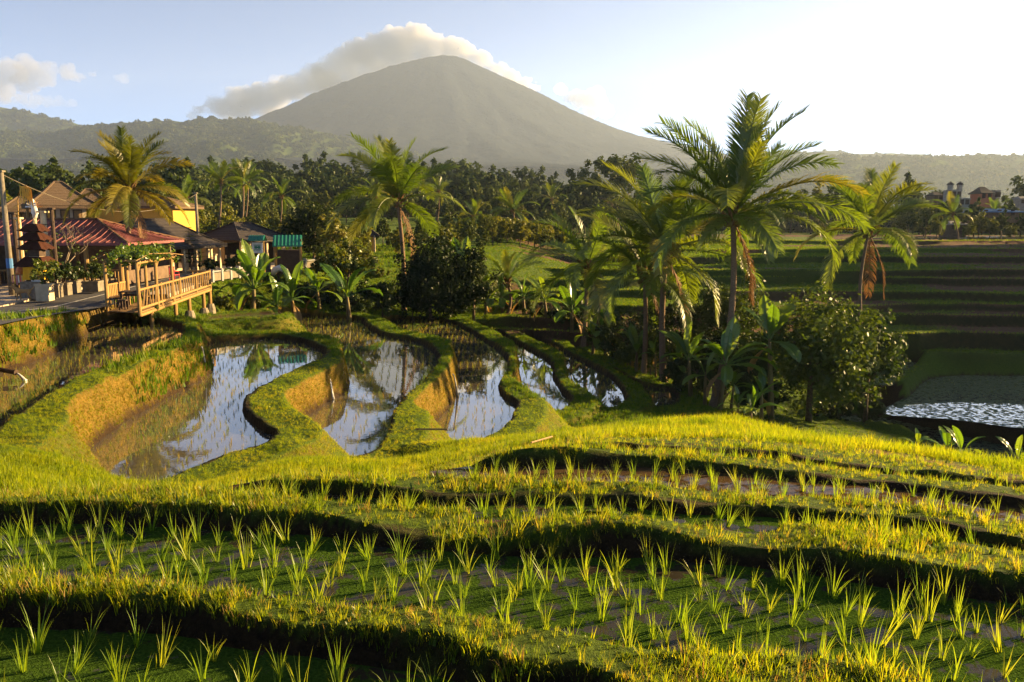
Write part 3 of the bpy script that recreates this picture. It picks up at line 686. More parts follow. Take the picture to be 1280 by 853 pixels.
far_src = [tuft(260 + k, 12, 0.24, 0.17, 0.03, 1.3, LUSH, 2) for k in range(4)]
put('grass', p3, n3_, far_src, 0.5, 0.95, 0.2, 'short lush grass on the far dikes')
# earth walls carry a thin fur of dry grass
dw = land * inview * (RR > 14) * (RR < 50) * (1 - dryw) * (dser < 1.6) * (TX < 6) * 150
pw, nw_, iw, jw = sample_cells(dw)
wall_src = [tuft(280 + k, 7, 0.10, 0.05, 0.012, 2.2, WALLG, 2) for k in range(3)]
put('grass', pw, nw_, wall_src, 0.5, 1.0, 0.4, 'dry grass fur on the earth walls')
# hillside of terraces
d4 = land * inview * (TY > 30) * (TY < 150) * (TX > np.where(TY < 50, 13, -4)) * (~((RR >= 34) & (RR < 75) & (TX < 12))) * (1 - brown * 0.92) * smooth01((SLOPE - 0.8) / 0.1) * np.interp(RR, [34, 45, 80, 150], [26, 22, 10, 4])
p4, n4_, i4, j4 = sample_cells(d4)
hill_src = [tuft(300 + k, 11, 0.34, 0.28, 0.06, 1.2, LUSH, 2) for k in range(4)]
put('grass', p4, n4_, hill_src, np.interp(np.hypot(p4[:, 0], p4[:, 1]), [45, 150], [0.35, 0.75]) * rng.uniform(0.6, 1.1, len(p4)), 0, 0.2, 'green grass and young rice on the hillside terraces')
# fringe of young rice along every step lip, painted paler for its sunlit edge
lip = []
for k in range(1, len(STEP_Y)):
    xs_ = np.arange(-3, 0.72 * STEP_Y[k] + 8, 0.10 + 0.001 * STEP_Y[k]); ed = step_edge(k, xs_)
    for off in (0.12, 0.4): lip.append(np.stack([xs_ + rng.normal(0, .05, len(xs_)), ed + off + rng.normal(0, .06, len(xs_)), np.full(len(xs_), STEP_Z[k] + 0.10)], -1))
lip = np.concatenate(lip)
LIP = leafmat('lit_lip_rice', [(0, (0.10, 0.17, 0.012)), (1, (0.19, 0.22, 0.02))], 0.5, 0.02, 0.5, tint=(1.4, 1.3, 0.5))
put('grass', lip, None, [tuft(320 + k, 8, 0.26, 0.10, 0.035, 1.0, LIP, 2) for k in range(4)], np.interp(lip[:, 1], [55, 150], [0.7, 1.5]) * rng.uniform(0.7, 1.2, len(lip)), 0, 0.15, 'fringe of rice painted paler for the lit lips of the hillside terraces')
# weedy verge by the road bank and village
d5 = land * inview * (TX < -10) * (TY > 24) * (TY < 110) * (1 - roadmask) * (~((RR >= 34) & (RR < 75) & (TX < 12) & (TZ < -4.3))) * 7 * (RR > 26)
p5, n5_, i5, j5 = sample_cells(d5)
put('grass', p5, n5_, far_src, 0.8, 1.9, 0.2, 'rough grass on the road verge')

# ---- rice
rice_src = [tuft(400 + k, 12 + k % 8, 0.30 + 0.025 * (k % 4), 0.022, 0.0088, 0.7 + 0.2 * (k % 5), RICE, 4, 0.55) for k in range(12)]
ricef_src = [tuft(420 + k, 6, 0.34, 0.035, 0.020, 0.8, RICEF, 2) for k in range(5)]
def rows(poly, sx, sy, ang, jit, margin, seed=0):
    c, s = math.cos(ang), math.sin(ang); rg = np.random.default_rng(seed)
    q = np.stack([poly[:, 0] * c + poly[:, 1] * s, -poly[:, 0] * s + poly[:, 1] * c], -1)
    gx = np.arange(q[:, 0].min(), q[:, 0].max(), sx); gy = np.arange(q[:, 1].min(), q[:, 1].max(), sy)
    X, Y = np.meshgrid(gx, gy); X = X.ravel() + rg.normal(0, jit, X.size); Y = Y.ravel() + rg.normal(0, jit, Y.size)
    x = X * c - Y * s; y = X * s + Y * c
    d = sdf(poly, x, y, 1.0)
    k = d < -margin; return np.stack([x[k], y[k]], -1)
near_rice = []
for key, ang, sx, sy in (('A', 0.12, 0.28, 0.26), ('B', 0.10, 0.255, 0.23), ('C', 0.05, 0.24, 0.2), ('C2', 0, 0.25, 0.2), ('D', -0.08, 0.24, 0.25), ('E', -0.1, 0.26, 0.22)):
    for x, y in rows(PAD[key]['poly'], sx, sy, ang, 0.045, 0.05, ord(key[0])):
        if y > 2 and abs(math.atan2(x, y)) < R(40): near_rice.append((x, y, PAD[key]['z'], key))
vis = [q for q in near_rice if abs(q[0]) < q[1] * 0.66 and q[1] > 4.0]
vis.sort(key=lambda q: math.hypot(q[0], q[1]))
single = vis[:300]; ss = set(id(q) for q in single)
RL = {'A': ('young rice seedling standing in the green weedy water of the nearest paddy', 'rice seedlings in the nearest paddy'),
      'B': ('young rice seedling standing in the duckweed paddy behind the nearest grass bank', 'rice seedlings in the duckweed paddy'),
      'C': ('small rice seedling in the thin dark strip behind the second grass bank', 'rice seedlings in the thin dark strip'),
      'C2': ('small rice seedling in the short pocket of water on the second bank', 'rice seedlings in the short pocket'),
      'D': ('small rice seedling in the brown muddy paddy', 'rice seedlings in the brown muddy paddy'),
      'E': ('small rice seedling in the farthest narrow strip of the foreground', 'rice seedlings in the farthest strip')}
for q in single:
    o = link('rice_seedling', rice_src[rnd.randrange(12)], None, (q[0], q[1], q[2] - 0.03), (rnd.gauss(0, .15), rnd.gauss(0, .15), rnd.uniform(0, 6.28)), rnd.uniform(0.7, 1.3))
    qx = q[0] / q[1] * 995 + 640; hz_ = ('left', 'middle', 'right')[min(2, max(0, int(qx // 427)))]
    dd = sdf(PAD[q[3]]['poly'], np.array([q[0]]), np.array([q[1]]), 3.0)[0]
    if q[3] in ('A', 'B'):
        up = sdf(PAD[q[3]]['poly'], np.array([q[0]]), np.array([q[1] + 0.45]), 3.0)[0] > 0; dn = sdf(PAD[q[3]]['poly'], np.array([q[0]]), np.array([q[1] - 0.45]), 3.0)[0] > 0
        rw_ = 'in the row under the far bank' if up else 'in the row along the near bank' if dn else 'in the open middle rows'
    else: rw_ = 'in the single band'
    short = {'A': 'nearest weedy paddy', 'B': 'duckweed paddy', 'C': 'thin dark strip', 'C2': 'short water pocket', 'D': 'brown muddy paddy', 'E': 'farthest foreground strip'}[q[3]]
    lb = 'rice seedling %s of the %s, %s part' % (rw_, short, hz_)
    tag(o, lb, 'rice seedling', 'rice seedlings %s of the %s, %s part' % (rw_, short, hz_))
rest = np.array([(q[0], q[1], q[2] - 0.03) for q in near_rice if id(q) not in ss])
put('rice', rest, None, rice_src, 0.65, 1.1, 0.12, 'more rice seedlings in the foreground paddies')
fr = []
for key, ang, sx, sy in (('L', -0.05, 0.36, 0.32), ('S1', 0.12, 0.36, 0.32), ('S2', 0.1, 0.36, 0.32), ('S3', 0.02, 0.36, 0.34), ('S4', -0.1, 0.36, 0.34), ('S5', -0.25, 0.36, 0.34), ('S6', -0.4, 0.36, 0.34)):
    for x, y in rows(PAD[key]['poly'], sx, sy, ang, 0.05, 0.1, 3):
        if rng.random() < 0.93: fr.append((x, y, PAD[key]['z'] - 0.06))
fr = np.array(fr)
thin = np.interp(np.hypot(fr[:, 0], fr[:, 1]), [18, 30, 45, 60], [0.95, 0.9, 1.0, 1.15])
put('rice', fr, None, ricef_src, thin * rng.uniform(0.6, 1.1, len(fr)), 0, 0.12, 'thin rice seedlings in rows in the winding paddies')
hr = []
for key in ('R1', 'R2'):
    for x, y in rows(PAD[key]['poly'], 0.5, 0.4, 0.1, 0.06, 0.1, 3): hr.append((x, y, PAD[key]['z'] - 0.1))
hr = np.array(hr)
put('rice', hr, None, ricef_src, 0.5, 0.8, 0.1, 'rice seedlings in the shaded paddy of the valley')

# ---- palms
FR_STOPS = [(0.0, (0.06, 0.105, 0.009)), (0.5, (0.105, 0.15, 0.011)), (0.85, (0.135, 0.155, 0.014)), (1.0, (0.19, 0.165, 0.02))]
FROND = leafmat('palm_frond', FR_STOPS, 0.5, 0.12, 0.4, tint=(1.35, 1.35, 0.4))
FRONDY = leafmat('yellowing_frond', [(0, (0.09, 0.105, 0.012)), (0.6, (0.15, 0.14, 0.018)), (1, (0.20, 0.15, 0.03))], 0.55, 0.06, 0.4, tint=(1.3, 1.2, 0.4))
DEADF = leafmat('dead_frond', [(0, (0.11, 0.06, 0.025)), (1, (0.17, 0.095, 0.04))], 0.3, 0.02, 0.6, tint=(1.2, 1.0, 0.6))
BARK = plain('palm_bark', (0.20, 0.135, 0.085), (0.10, 0.068, 0.045), 9, 0.9, 0.1, 0.6, stretch=(1, 1, 5))
BARK2 = plain('tree_bark', (0.12, 0.09, 0.06), (0.05, 0.036, 0.025), 7, 0.95, 0.1, 0.7)
def frond_mesh(seed, a0, L=4.0, droop=1.5, npair=64, ll=0.85, mat=None, hang=0.5, dense=1.0):
    """frond in the XZ plane: leaves the crown at elevation a0 and arches over"""
    rg = random.Random(seed); mb = MB(); ns = 14; pts = []; th = a0; p = Vector((0, 0, 0)); tw = rg.uniform(-0.18, 0.18); az = 0
    for k in range(ns + 1):
        pts.append(p.copy()); s = k / ns
        st = L / ns; p = p + Vector((math.cos(th) * math.cos(az), math.cos(th) * math.sin(az), math.sin(th))) * st
        th -= droop / ns * (0.35 + 1.5 * s); th = max(th, -1.5); az += tw / ns
    mb.tube(pts, [0.045 * (1 - 0.85 * k / ns) + 0.004 for k in range(ns + 1)], 4, False)
    nl = int(npair * dense)
    for i in range(nl):
        s = 0.13 + 0.87 * (i / (nl - 1)) ** 0.95; f = s * ns; k = min(int(f), ns - 1); q = pts[k].lerp(pts[k + 1], f - k)
        t = (pts[k + 1] - pts[k]).normalized()
        side = Vector((0, 0, 1)).cross(t)
        side = side.normalized() if side.length > 0.15 else Vector((0, 1, 0))
        upn = t.cross(side).normalized()
        ln = ll * (0.35 + 0.65 * math.sin(min(1, (s - 0.08) / 0.62) * 1.57)) * (1.0 if s < 0.62 else max(0.35, 1 - (s - 0.62) * 1.5)) * rg.uniform(0.85, 1.1)
        for sg in (-1, 1):
            if rg.random() < 0.05: continue
            swp = 0.42 + 0.5 * s + rg.uniform(-0.1, 0.1)
            d = (t * math.sin(swp) + side * sg * math.cos(swp) + upn * rg.uniform(0.0, 0.35)).normalized()
            w = 0.025 * rg.uniform(0.8, 1.2) * (1.25 - 0.5 * s) / dense ** 0.5
            a = q; pr = None
            wdir = t.cross(d); wdir = t if wdir.length < .1 else (t - d * t.dot(d)).normalized()
            hg = hang * rg.uniform(0.6, 1.3)
            segs = 3
            for e in range(segs):
                b = a + d * (ln / segs)
                w0 = w * (0.7, 1.0, 0.75)[e]; w1 = w * (1.0, 0.75, 0.0)[e]
                if e < segs - 1: mb.quad(a - wdir * w0, a + wdir * w0, b + wdir * w1, b - wdir * w1)
                else: mb.tri(a - wdir * w0, a + wdir * w0, b)
                a = b; d = (d + Vector((0, 0, -1)) * hg * (0.35 + 0.5 * e)).normalized()
    return mb.mesh('frond', mat or FROND)
FR = {}
ELEV = [86, 74, 62, 50, 36, 22, 8, -8, -26, -45]
for e in ELEV:
    FR[e] = []
    for v in range(2):
        a0 = R(e); FR[e].append(frond_mesh(500 + e * 3 + v, a0, 4.1 if e > -20 else 3.5, (0.55 if e > 70 else 0.95 if e > 40 else 1.25) + 0.25 * v, 84, 0.95, FRONDY if e <= -40 else FROND, 0.18 if e > 60 else 0.4 if e > 30 else 0.75))
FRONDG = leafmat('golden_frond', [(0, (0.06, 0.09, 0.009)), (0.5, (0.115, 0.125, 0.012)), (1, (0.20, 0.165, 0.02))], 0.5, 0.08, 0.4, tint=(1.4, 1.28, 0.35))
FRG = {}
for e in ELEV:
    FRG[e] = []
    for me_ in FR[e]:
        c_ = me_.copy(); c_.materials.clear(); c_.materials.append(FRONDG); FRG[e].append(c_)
DEADM = frond_mesh(900, R(-62), 3.8, 0.7, 40, 0.8, DEADF, 1.2)
BLUR = {}
def trunk_tube(mb, p0, p1, r0, r1, bend=(0, 0), rings=26, n=10, bulge=0.0):
    pts = []; rad = []
    for k in range(rings + 1):
        s = k / rings; q = Vector(p0).lerp(Vector(p1), s); b = math.sin(s * math.pi)
        q += Vector((bend[0] * b, bend[1] * b, 0)); pts.append(q)
        rad.append((r0 + (r1 - r0) * s) * (1 + 0.05 * (k % 2)) + bulge * math.exp(-s * 14))
    mb.tube(pts, rad, n); return pts
NUTM = plain('coconut_husk', (0.16, 0.13, 0.02), (0.09, 0.06, 0.02), 6, 0.6)
FIBRE = plain('palm_fibre', (0.20, 0.11, 0.045), (0.10, 0.055, 0.025), 12, 1.0, 0.05, 0.8)
nutmesh = None
def palm(base, top, label, scale=1.0, n=17, lo=-8, bend=(0.3, 0), seed=1, r0=0.17, group='coconut palms', extra=(), dead=1, cat='palm tree', hi=86, fr_mat=None, azs=None):
    """base/top: world points of the foot and of the crown's heart"""
    rg = random.Random(seed); base = Vector(base); top = Vector(top)
    t = thing('coconut_palm', base, label, cat, group)
    d = top - base; mb = MB(); trunk_tube(mb, (0, 0, -0.3), d, r0, r0 * 0.72, bend, 30, 10, r0 * 0.5)
    mb.build('trunk', BARK, t, True)
    fb = MB()
    for k in range(16):
        an = k * 2.4; e = R(rg.uniform(30, 75)); r = 0.16
        a = d + Vector((math.cos(an) * r0, math.sin(an) * r0, -0.5 + 0.05 * k)); b = a + Vector((math.cos(an) * math.cos(e), math.sin(an) * math.cos(e), math.sin(e))) * 0.6 * scale
        fb.tube([a, b], [0.07, 0.035], 5)
    fb.build('leaf_base', FIBRE, t)
    specs = list(extra)
    for k in range(n):
        s = k / max(1, n - 1); e = hi + (lo - hi) * s ** 1.2 + rg.uniform(-13, 13)
        az = (k * 137.5 + seed * 40 + rg.uniform(-30, 30)) % 360
        specs.append((az, e, rg.uniform(0.88, 1.08) * (0.86 if e > 70 else 1.0)))
    for az, e, sc in specs:
        ev = min(ELEV, key=lambda q: abs(q - e))
        f = link('frond', (FRG if fr_mat else FR)[ev][rg.randrange(2)], t, d + Vector((0, 0, 0.05)), (rg.uniform(-.4, .4), R(ev - e) * 0.8, R(az)), scale * sc)
    for k in range(dead):
        link('frond', DEADM, t, d + Vector((0, 0, -0.15)), (0, 0, R(rg.uniform(0, 360)) if k else R(-25)), scale * 0.9)['label'] = 'dry brown hanging frond'
    for k in range(4 if r0 > 0.12 else 0):
        an = rg.uniform(0, 6.28); c = d + Vector((math.cos(an) * 0.32, math.sin(an) * 0.32, -0.3 - 0.1 * rg.random()))
        bm = bmesh.new(); bmesh.ops.create_icosphere(bm, subdivisions=2, radius=0.13)
        for v in bm.verts: v.co.z *= 1.25
        m2 = bpy.data.meshes.new('coconut'); bm.to_mesh(m2); bm.free(); m2.materials.append(NUTM)
        link('coconut', m2, t, c)
    return t
def gpt(px, py, z): return G(px, py, z)
def onland(px, Y):
    x = (px - 640) / FPX * Y * (CP + 0.0); 
    return Vector((x, Y, ground_z(x, Y)))
def crown_at(px, py, Y): return P(px, py, Y)
# (foot px, distance) (crown-heart px, py)
def palm_px(fx, Y, cx, cy, label, **k):
    c = crown_at(cx, cy, Y); f0 = crown_at(fx, 400, Y); f = Vector((f0.x, Y, ground_z(f0.x, Y) ))
    return palm(f, c, label, **k)
palm_px(893, 42.0, 916, 272, 'tallest coconut palm with ragged crown against the bright sky', scale=1.32, n=12, lo=-8, hi=80, seed=3, r0=0.19, bend=(0.5, 0), dead=2,
        extra=[(180, 74, 1.2), (172, 64, 1.2), (165, 80, 1.15), (95, 86, 1.25), (60, 84, 1.2), (5, 70, 1.3), (-10, 80, 1.1), (8, 50, 1.25), (0, 36, 1.3), (-10, 22, 1.3), (-5, 8, 1.2), (178, 50, 1.15), (190, 36, 1.0), (185, 8, 0.8), (-40, 36, 0.9), (-75, 22, 0.8), (230, -8, 0.6), (300, -26, 0.7)])
palm_px(832, 47.0, 832, 315, 'straight palm just left of the tallest palm, over the last paddy', scale=1.62, n=22, lo=-10, seed=8, r0=0.2, bend=(-0.15, 0))
palm_px(806, 49.5, 806, 345, 'shaggy palm with hanging yellow fronds between two taller palms', scale=1.35, n=16, lo=-22, seed=5, r0=0.17, bend=(0.1, 0))
palm_px(729, 60.0, 733, 335, 'palm leftmost of the row behind the winding paddies', scale=1.45, n=18, lo=-14, seed=12, r0=0.18, bend=(0.1, 0))
palm_px(1079, 62.0, 1086, 290, 'thin trunked palm alone against the shaded terraces at right', scale=1.5, n=20, lo=-8, seed=21, r0=0.15, bend=(-0.4, 0), dead=2)
palm_px(505, 66.0, 497, 252, 'tall palm behind the far end of the paddies, beside a dark bush', scale=1.55, n=22, lo=-8, seed=31, r0=0.2, bend=(0.2, 0))
palm_px(163, 50.0, 161, 238, 'golden lit palm rising over the village roofs', scale=1.02, n=32, lo=-12, seed=41, fr_mat=True, r0=0.16, bend=(0.0, 0))
palm_px(634, 68.0, 634, 352, 'short young palm among the banana plants', scale=0.85, n=11, lo=5, seed=51, r0=0.14, group=None, dead=0)
palm_px(640, 130.0, 641, 264, 'small distant palm standing over yellow bushes', scale=1.1, n=15, lo=-8, seed=61, r0=0.17, dead=0)
palm_px(591, 140.0, 592, 272, 'faint small palm far behind the dark bush', scale=1.0, n=13, lo=-8, seed=62, r0=0.16, dead=0)
palm_px(304, 125.0, 304, 228, 'slender palm in front of the forest above the long dark roofs', scale=1.0, n=14, lo=-8, seed=63, r0=0.16, dead=0)
palm_px(275, 120.0, 276, 228, 'yellowish palm left of the slender one above the dark roofs', scale=1.05, n=14, lo=-8, seed=64, r0=0.16, dead=0)

# ---- bananas
BAN = leafmat('banana_leaf', [(0, (0.05, 0.115, 0.012)), (0.5, (0.085, 0.165, 0.014)), (1, (0.13, 0.19, 0.02))], 0.5, 0.10, 0.3, tint=(1.5, 1.35, 0.4))
BAND = leafmat('dry_banana_leaf', [(0, (0.20, 0.12, 0.05)), (1, (0.28, 0.18, 0.07))], 0.35, 0.03, 0.5)
STEM = plain('banana_stem', (0.16, 0.14, 0.05), (0.09, 0.05, 0.025), 5, 0.7, 0.2, 0.4, stretch=(1, 1, .3))
def banana_leaf(seed, e0, L=1.9, wd=0.30, droop=1.2, mat=None):
    rg = random.Random(seed); mb = MB(); ns = 14; th = e0; p = Vector((0, 0, 0)); pts = []
    for k in range(ns + 1):
        pts.append((p.copy(), th)); p = p + Vector((math.cos(th), 0, math.sin(th))) * L / ns; th -= droop / ns * (0.3 + 1.4 * k / ns)
    mb.tube([q[0] for q in pts], [0.028 * (1 - .8 * k / ns) + .004 for k in range(ns + 1)], 5, False)
    fold = rg.uniform(0.25, 0.6)
    prof = lambda s: 0.0 if s < 0.16 else wd * math.sin(min(1, (s - 0.16) / 0.42) * 1.57) * (1 if s < 0.72 else max(0.0, 1 - ((s - 0.72) / 0.28) ** 2.2))
    for sg in (-1, 1):
        torn = 0
        for k in range(2, ns):
            a, ta = pts[k]; b, tb = pts[k + 1]
            na = Vector((-math.sin(ta), 0, math.cos(ta))); nb = Vector((-math.sin(tb), 0, math.cos(tb)))
            wa = prof(k / ns); wb = prof((k + 1) / ns)
            gap = rg.random() < 0.22
            sh = Vector((1, 0, 0)) * (0.04 if gap else 0)
            A2 = a + Vector((0, sg, 0)) * wa * math.cos(fold) + na * wa * math.sin(fold) * 0.7
            B2 = b + Vector((0, sg, 0)) * wb * math.cos(fold) + nb * wb * math.sin(fold) * 0.7
            Am = a.lerp(A2, 0.5) + na * 0.015; Bm = b.lerp(B2, 0.5) + nb * 0.015
            dr = Vector((0, 0, -rg.uniform(0, 0.06)))
            if gap: B2 = B2.lerp(A2, 0.3); Bm = Bm.lerp(Am, 0.15)
            mb.quad(a, b, Bm, Am); mb.quad(Am, Bm, B2 + dr, A2 + dr)
    return mb.mesh('leaf', mat or BAN, False)
BL = {e: [banana_leaf(700 + e + v, R(e), 2.0, 0.31, dr + .3 * v) for v in range(2)] for e, dr in ((82, 0.3), (66, 0.7), (50, 1.1), (32, 1.4), (10, 1.5))}
BDEAD = banana_leaf(790, R(-40), 1.6, 0.22, 1.0, BAND)
def banana(pos, label, h=1.6, scale=1.0, n=8, seed=1, extra=(), dead=1, group=None, lo=10):
    rg = random.Random(seed); t = thing('banana_plant', pos, label, 'banana plant', group)
    mb = MB(); lx = rg.uniform(-.12, .12) * h
    mb.tube([(0, 0, -0.2), (lx * .4, 0, h * .4), (lx * .8, 0, h * .8), (lx, 0, h + .15)], [0.14 * scale, 0.12 * scale, 0.09 * scale, 0.05 * scale], 8)
    mb.build('stem', STEM, t, True)
    sp = list(extra)
    for k in range(n):
        s = k / max(1, n - 1); sp.append(((k * 137.5 + seed * 53) % 360 + rg.uniform(-15, 15), 84 + (lo - 84) * s + rg.uniform(-8, 8), rg.uniform(.85, 1.1)))
    for az, e, sc in sp:
        ev = min(BL, key=lambda q: abs(q - e))
        link('leaf', BL[ev][rg.randrange(2)], t, (lx, 0, h), (rg.uniform(-.25, .25), R(ev - e), R(az)), scale * sc)
    for k in range(dead):
        link('leaf', BDEAD, t, (lx, 0, h * 0.95), (0, 0, R(rg.uniform(0, 360))), scale)['label'] = 'withered brown leaf'
    return t
def ban_px(px, Y, label, **k):
    p = crown_at(px, 400, Y); return banana((p.x, Y, ground_z(p.x, Y) + k.pop('dz', 0)), label, **k)
ban_px(316, 51, 'bright banana plant beside the road barrier', h=1.7, scale=1.4, n=10, seed=2, extra=[(150, 80, 1.2), (100, 70, 1.1)])
ban_px(368, 55, 'banana plant with two upright leaves near the green roofed kiosk', h=1.7, scale=1.3, n=8, seed=3, extra=[(60, 80, 1.1)])
ban_px(437, 55, 'banana plant with raised arms in front of the bright leafy bush', h=1.8, scale=1.35, n=5, seed=4, extra=[(165, 52, 1.1), (150, 62, 1.2), (30, 60, 1.1)], dead=0, lo=35)
ban_px(577, 70, 'tall banana plant with one broad upright leaf before the black bush', h=3.6, scale=1.5, n=5, seed=5, extra=[(80, 84, 1.1), (150, 60, 1.1), (35, 66, 1.2), (175, 25, 1.1), (5, 20, 1.1)])
ban_px(607, 69, 'low banana plant right of the black bush foot', h=1.2, scale=1.3, n=7, seed=6)
ban_px(655, 67, 'banana plant with pale drooping leaf beside the young palm', h=1.4, scale=1.25, n=7, seed=7, dead=1)
ban_px(715, 61, 'banana plant with arching dry leaves above the far dike', h=1.6, scale=1.2, n=7, seed=9, dead=3)
ban_px(742, 57, 'small banana plant left of the bright young one', h=1.1, scale=1.0, n=7, seed=10, dead=0)
ban_px(797, 50, 'bright young banana plant in front of the dark thicket', h=1.2, scale=0.9, n=5, seed=11, extra=[(150, 72, 1.1), (40, 70, 1.1), (80, 80, 1.1)], dead=0, lo=45)
ban_px(822, 48, 'thin banana plant against the straight palm trunk', h=1.6, scale=0.6, n=5, seed=13, dead=1)
ban_px(867, 43, 'banana plant with long arching leaves left of the tallest palm', h=2.0, scale=1.05, n=6, seed=14, extra=[(160, 58, 1.15), (140, 70, 1.0), (30, 60, 1.0)], dead=0)
ban_px(903, 40.5, 'big banana plant with a broad sunlit leaf before the tallest palm', h=2.4, scale=1.15, n=5, seed=15, extra=[(85, 82, 1.15), (10, 40, 1.3), (0, 25, 1.3), (350, 10, 1.1), (190, 60, 1.0)], dead=1)
ban_px(928, 38.5, 'small banana shoot with split pale leaves', h=0.9, scale=0.55, n=5, seed=16, extra=[(20, 60, 1), (160, 60, 1)], dead=0)
ban_px(944, 37.5, 'low dark banana plant at the brow of the bank', h=1.0, scale=0.8, n=6, seed=17, dead=0)
ban_px(971, 42, 'tall banana plant with paddle leaves left of the clove tree', h=4.4, scale=1.25, n=4, seed=18, extra=[(45, 60, 1.1), (70, 76, 1.05), (140, 58, 1.0), (100, 70, 1)], dead=2)
ban_px(1144, 36, 'small banana shoot leftmost on the edge of the dark valley', h=0.6, scale=0.5, n=6, seed=19, dead=0, dz=1.1) if False else None
for px, py, Y, sc, lb in ((1143, 545, 30, 0.4, 'little banana shoot alone before the dark valley paddy'), (1184, 552, 28, 0.5, 'low twin leaved banana plant before the dark valley paddy'), (1206, 556, 27, 0.55, 'low spreading banana plant right of the twin leaved one'), (1277, 565, 26, 0.5, 'banana plant cut off by the right edge of the view')):
    p = P(px, py + 12, Y); gz = ground_z(p.x, Y)
    banana((p.x, Y, gz), lb, h=max(0.35, p.z - gz), scale=sc, n=7, seed=px, dead=0, lo=0)

# ---- broadleaf trees
def leafcloud(seed, n, rad, clumps, leaf=0.2, aspect=0.5, shell=0.55, lumps=0.55, crk=1.05, droop=0.0, flat=1.0):
    """leaf faces gathered in clumps through an uneven crown"""
    rg = np.random.default_rng(seed); V_ = []; 
    dirs = rg.normal(size=(clumps, 3)); dirs /= np.linalg.norm(dirs, axis=1, keepdims=True)
    rr_ = rg.uniform(shell, 1.0, clumps) * (1 + lumps * rg.normal(0, 0.4, clumps))
    cen = dirs * rr_[:, None] * np.array(rad) * 0.9
    cr = rg.uniform(0.16, 0.34, clumps) * min(rad) * crk
    k = rg.integers(0, clumps, n)
    o = rg.normal(size=(n, 3)); o /= np.linalg.norm(o, axis=1, keepdims=True); o *= (rg.random(n) ** 0.45)[:, None] * cr[k][:, None]
    o[:, 2] *= flat
    c = cen[k] + o
    nrm = o / (np.linalg.norm(o, axis=1, keepdims=True) + 1e-6) + rg.normal(0, 0.55, (n, 3)) + np.array([0, 0, 0.45])
    nrm /= np.linalg.norm(nrm, axis=1, keepdims=True)
    a = np.cross(nrm, rg.normal(size=(n, 3))); a[:, 2] -= droop; a /= np.linalg.norm(a, axis=1, keepdims=True); b = np.cross(nrm, a)
    s = (leaf * rg.uniform(0.6, 1.3, n))[:, None]
    v = np.stack([c - a * s * .5, c + b * s * aspect * .5 + a * s * .05, c + a * s * .5, c - b * s * aspect * .5 + a * s * .05], 1).reshape(-1, 3)
    me = bpy.data.meshes.new('crown'); nv = len(v)
    me.vertices.add(nv); me.vertices.foreach_set('co', v.astype(np.float32).ravel())
    me.loops.add(nv); me.loops.foreach_set('vertex_index', np.arange(nv, dtype=np.int32))
    me.polygons.add(n); me.polygons.foreach_set('loop_start', np.arange(0, nv, 4, dtype=np.int32))
    me.update(calc_edges=True)
    return me
def branchy(mb, h, r, spread, seed, nl=6, z0=0.35):
    rg = random.Random(seed)
    mb.tube([(0, 0, -0.3), (rg.uniform(-.05, .05) * h, 0, h * .35), (rg.uniform(-.08, .08) * h, rg.uniform(-.05, .05) * h, h * .75)], [r, r * .8, r * .4], 8)
    for k in range(nl):
        an = k * 2.4 + rg.uniform(-.4, .4); z = h * rg.uniform(z0, 0.7); L = spread * rg.uniform(.6, .95)
        a = Vector((0, 0, z)); b = a + Vector((math.cos(an) * L * .5, math.sin(an) * L * .5, L * .35)); c = a + Vector((math.cos(an) * L, math.sin(an) * L, L * .55))
        mb.tube([a, b, c], [r * .42, r * .26, r * .08], 6)
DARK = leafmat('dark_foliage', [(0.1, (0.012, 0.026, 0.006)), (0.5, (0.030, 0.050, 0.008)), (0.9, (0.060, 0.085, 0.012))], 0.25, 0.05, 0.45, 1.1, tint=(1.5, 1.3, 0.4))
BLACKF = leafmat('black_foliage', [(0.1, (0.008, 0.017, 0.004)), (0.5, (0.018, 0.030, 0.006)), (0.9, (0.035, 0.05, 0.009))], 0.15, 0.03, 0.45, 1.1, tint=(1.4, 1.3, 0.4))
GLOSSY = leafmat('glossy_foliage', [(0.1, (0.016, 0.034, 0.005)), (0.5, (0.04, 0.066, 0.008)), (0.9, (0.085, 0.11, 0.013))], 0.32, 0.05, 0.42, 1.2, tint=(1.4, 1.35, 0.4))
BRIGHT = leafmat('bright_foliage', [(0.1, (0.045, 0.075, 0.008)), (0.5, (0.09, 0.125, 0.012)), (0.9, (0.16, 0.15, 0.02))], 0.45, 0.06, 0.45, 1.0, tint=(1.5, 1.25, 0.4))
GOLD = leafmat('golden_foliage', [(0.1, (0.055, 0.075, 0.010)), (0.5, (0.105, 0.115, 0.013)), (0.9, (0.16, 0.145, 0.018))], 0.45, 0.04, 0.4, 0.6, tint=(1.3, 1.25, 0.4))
def tree(name, pos, label, cat, rad, h, mat, n, clumps, leaf, seed, group=None, cz=None, r=0.14, aspect=0.5, shell=0.5, flat=1.0, trunkm=None, nl=6):
    t = thing(name, pos, label, cat, group)
    mb = MB(); branchy(mb, h, r, max(rad[0], rad[1]) * 0.8, seed, nl); mb.build('trunk', trunkm or BARK2, t, True)
    me = leafcloud(seed, n, rad, clumps, leaf, aspect, shell, flat=flat); me.materials.append(mat)
    link('crown', me, t, (0, 0, cz if cz is not None else h))
    return t
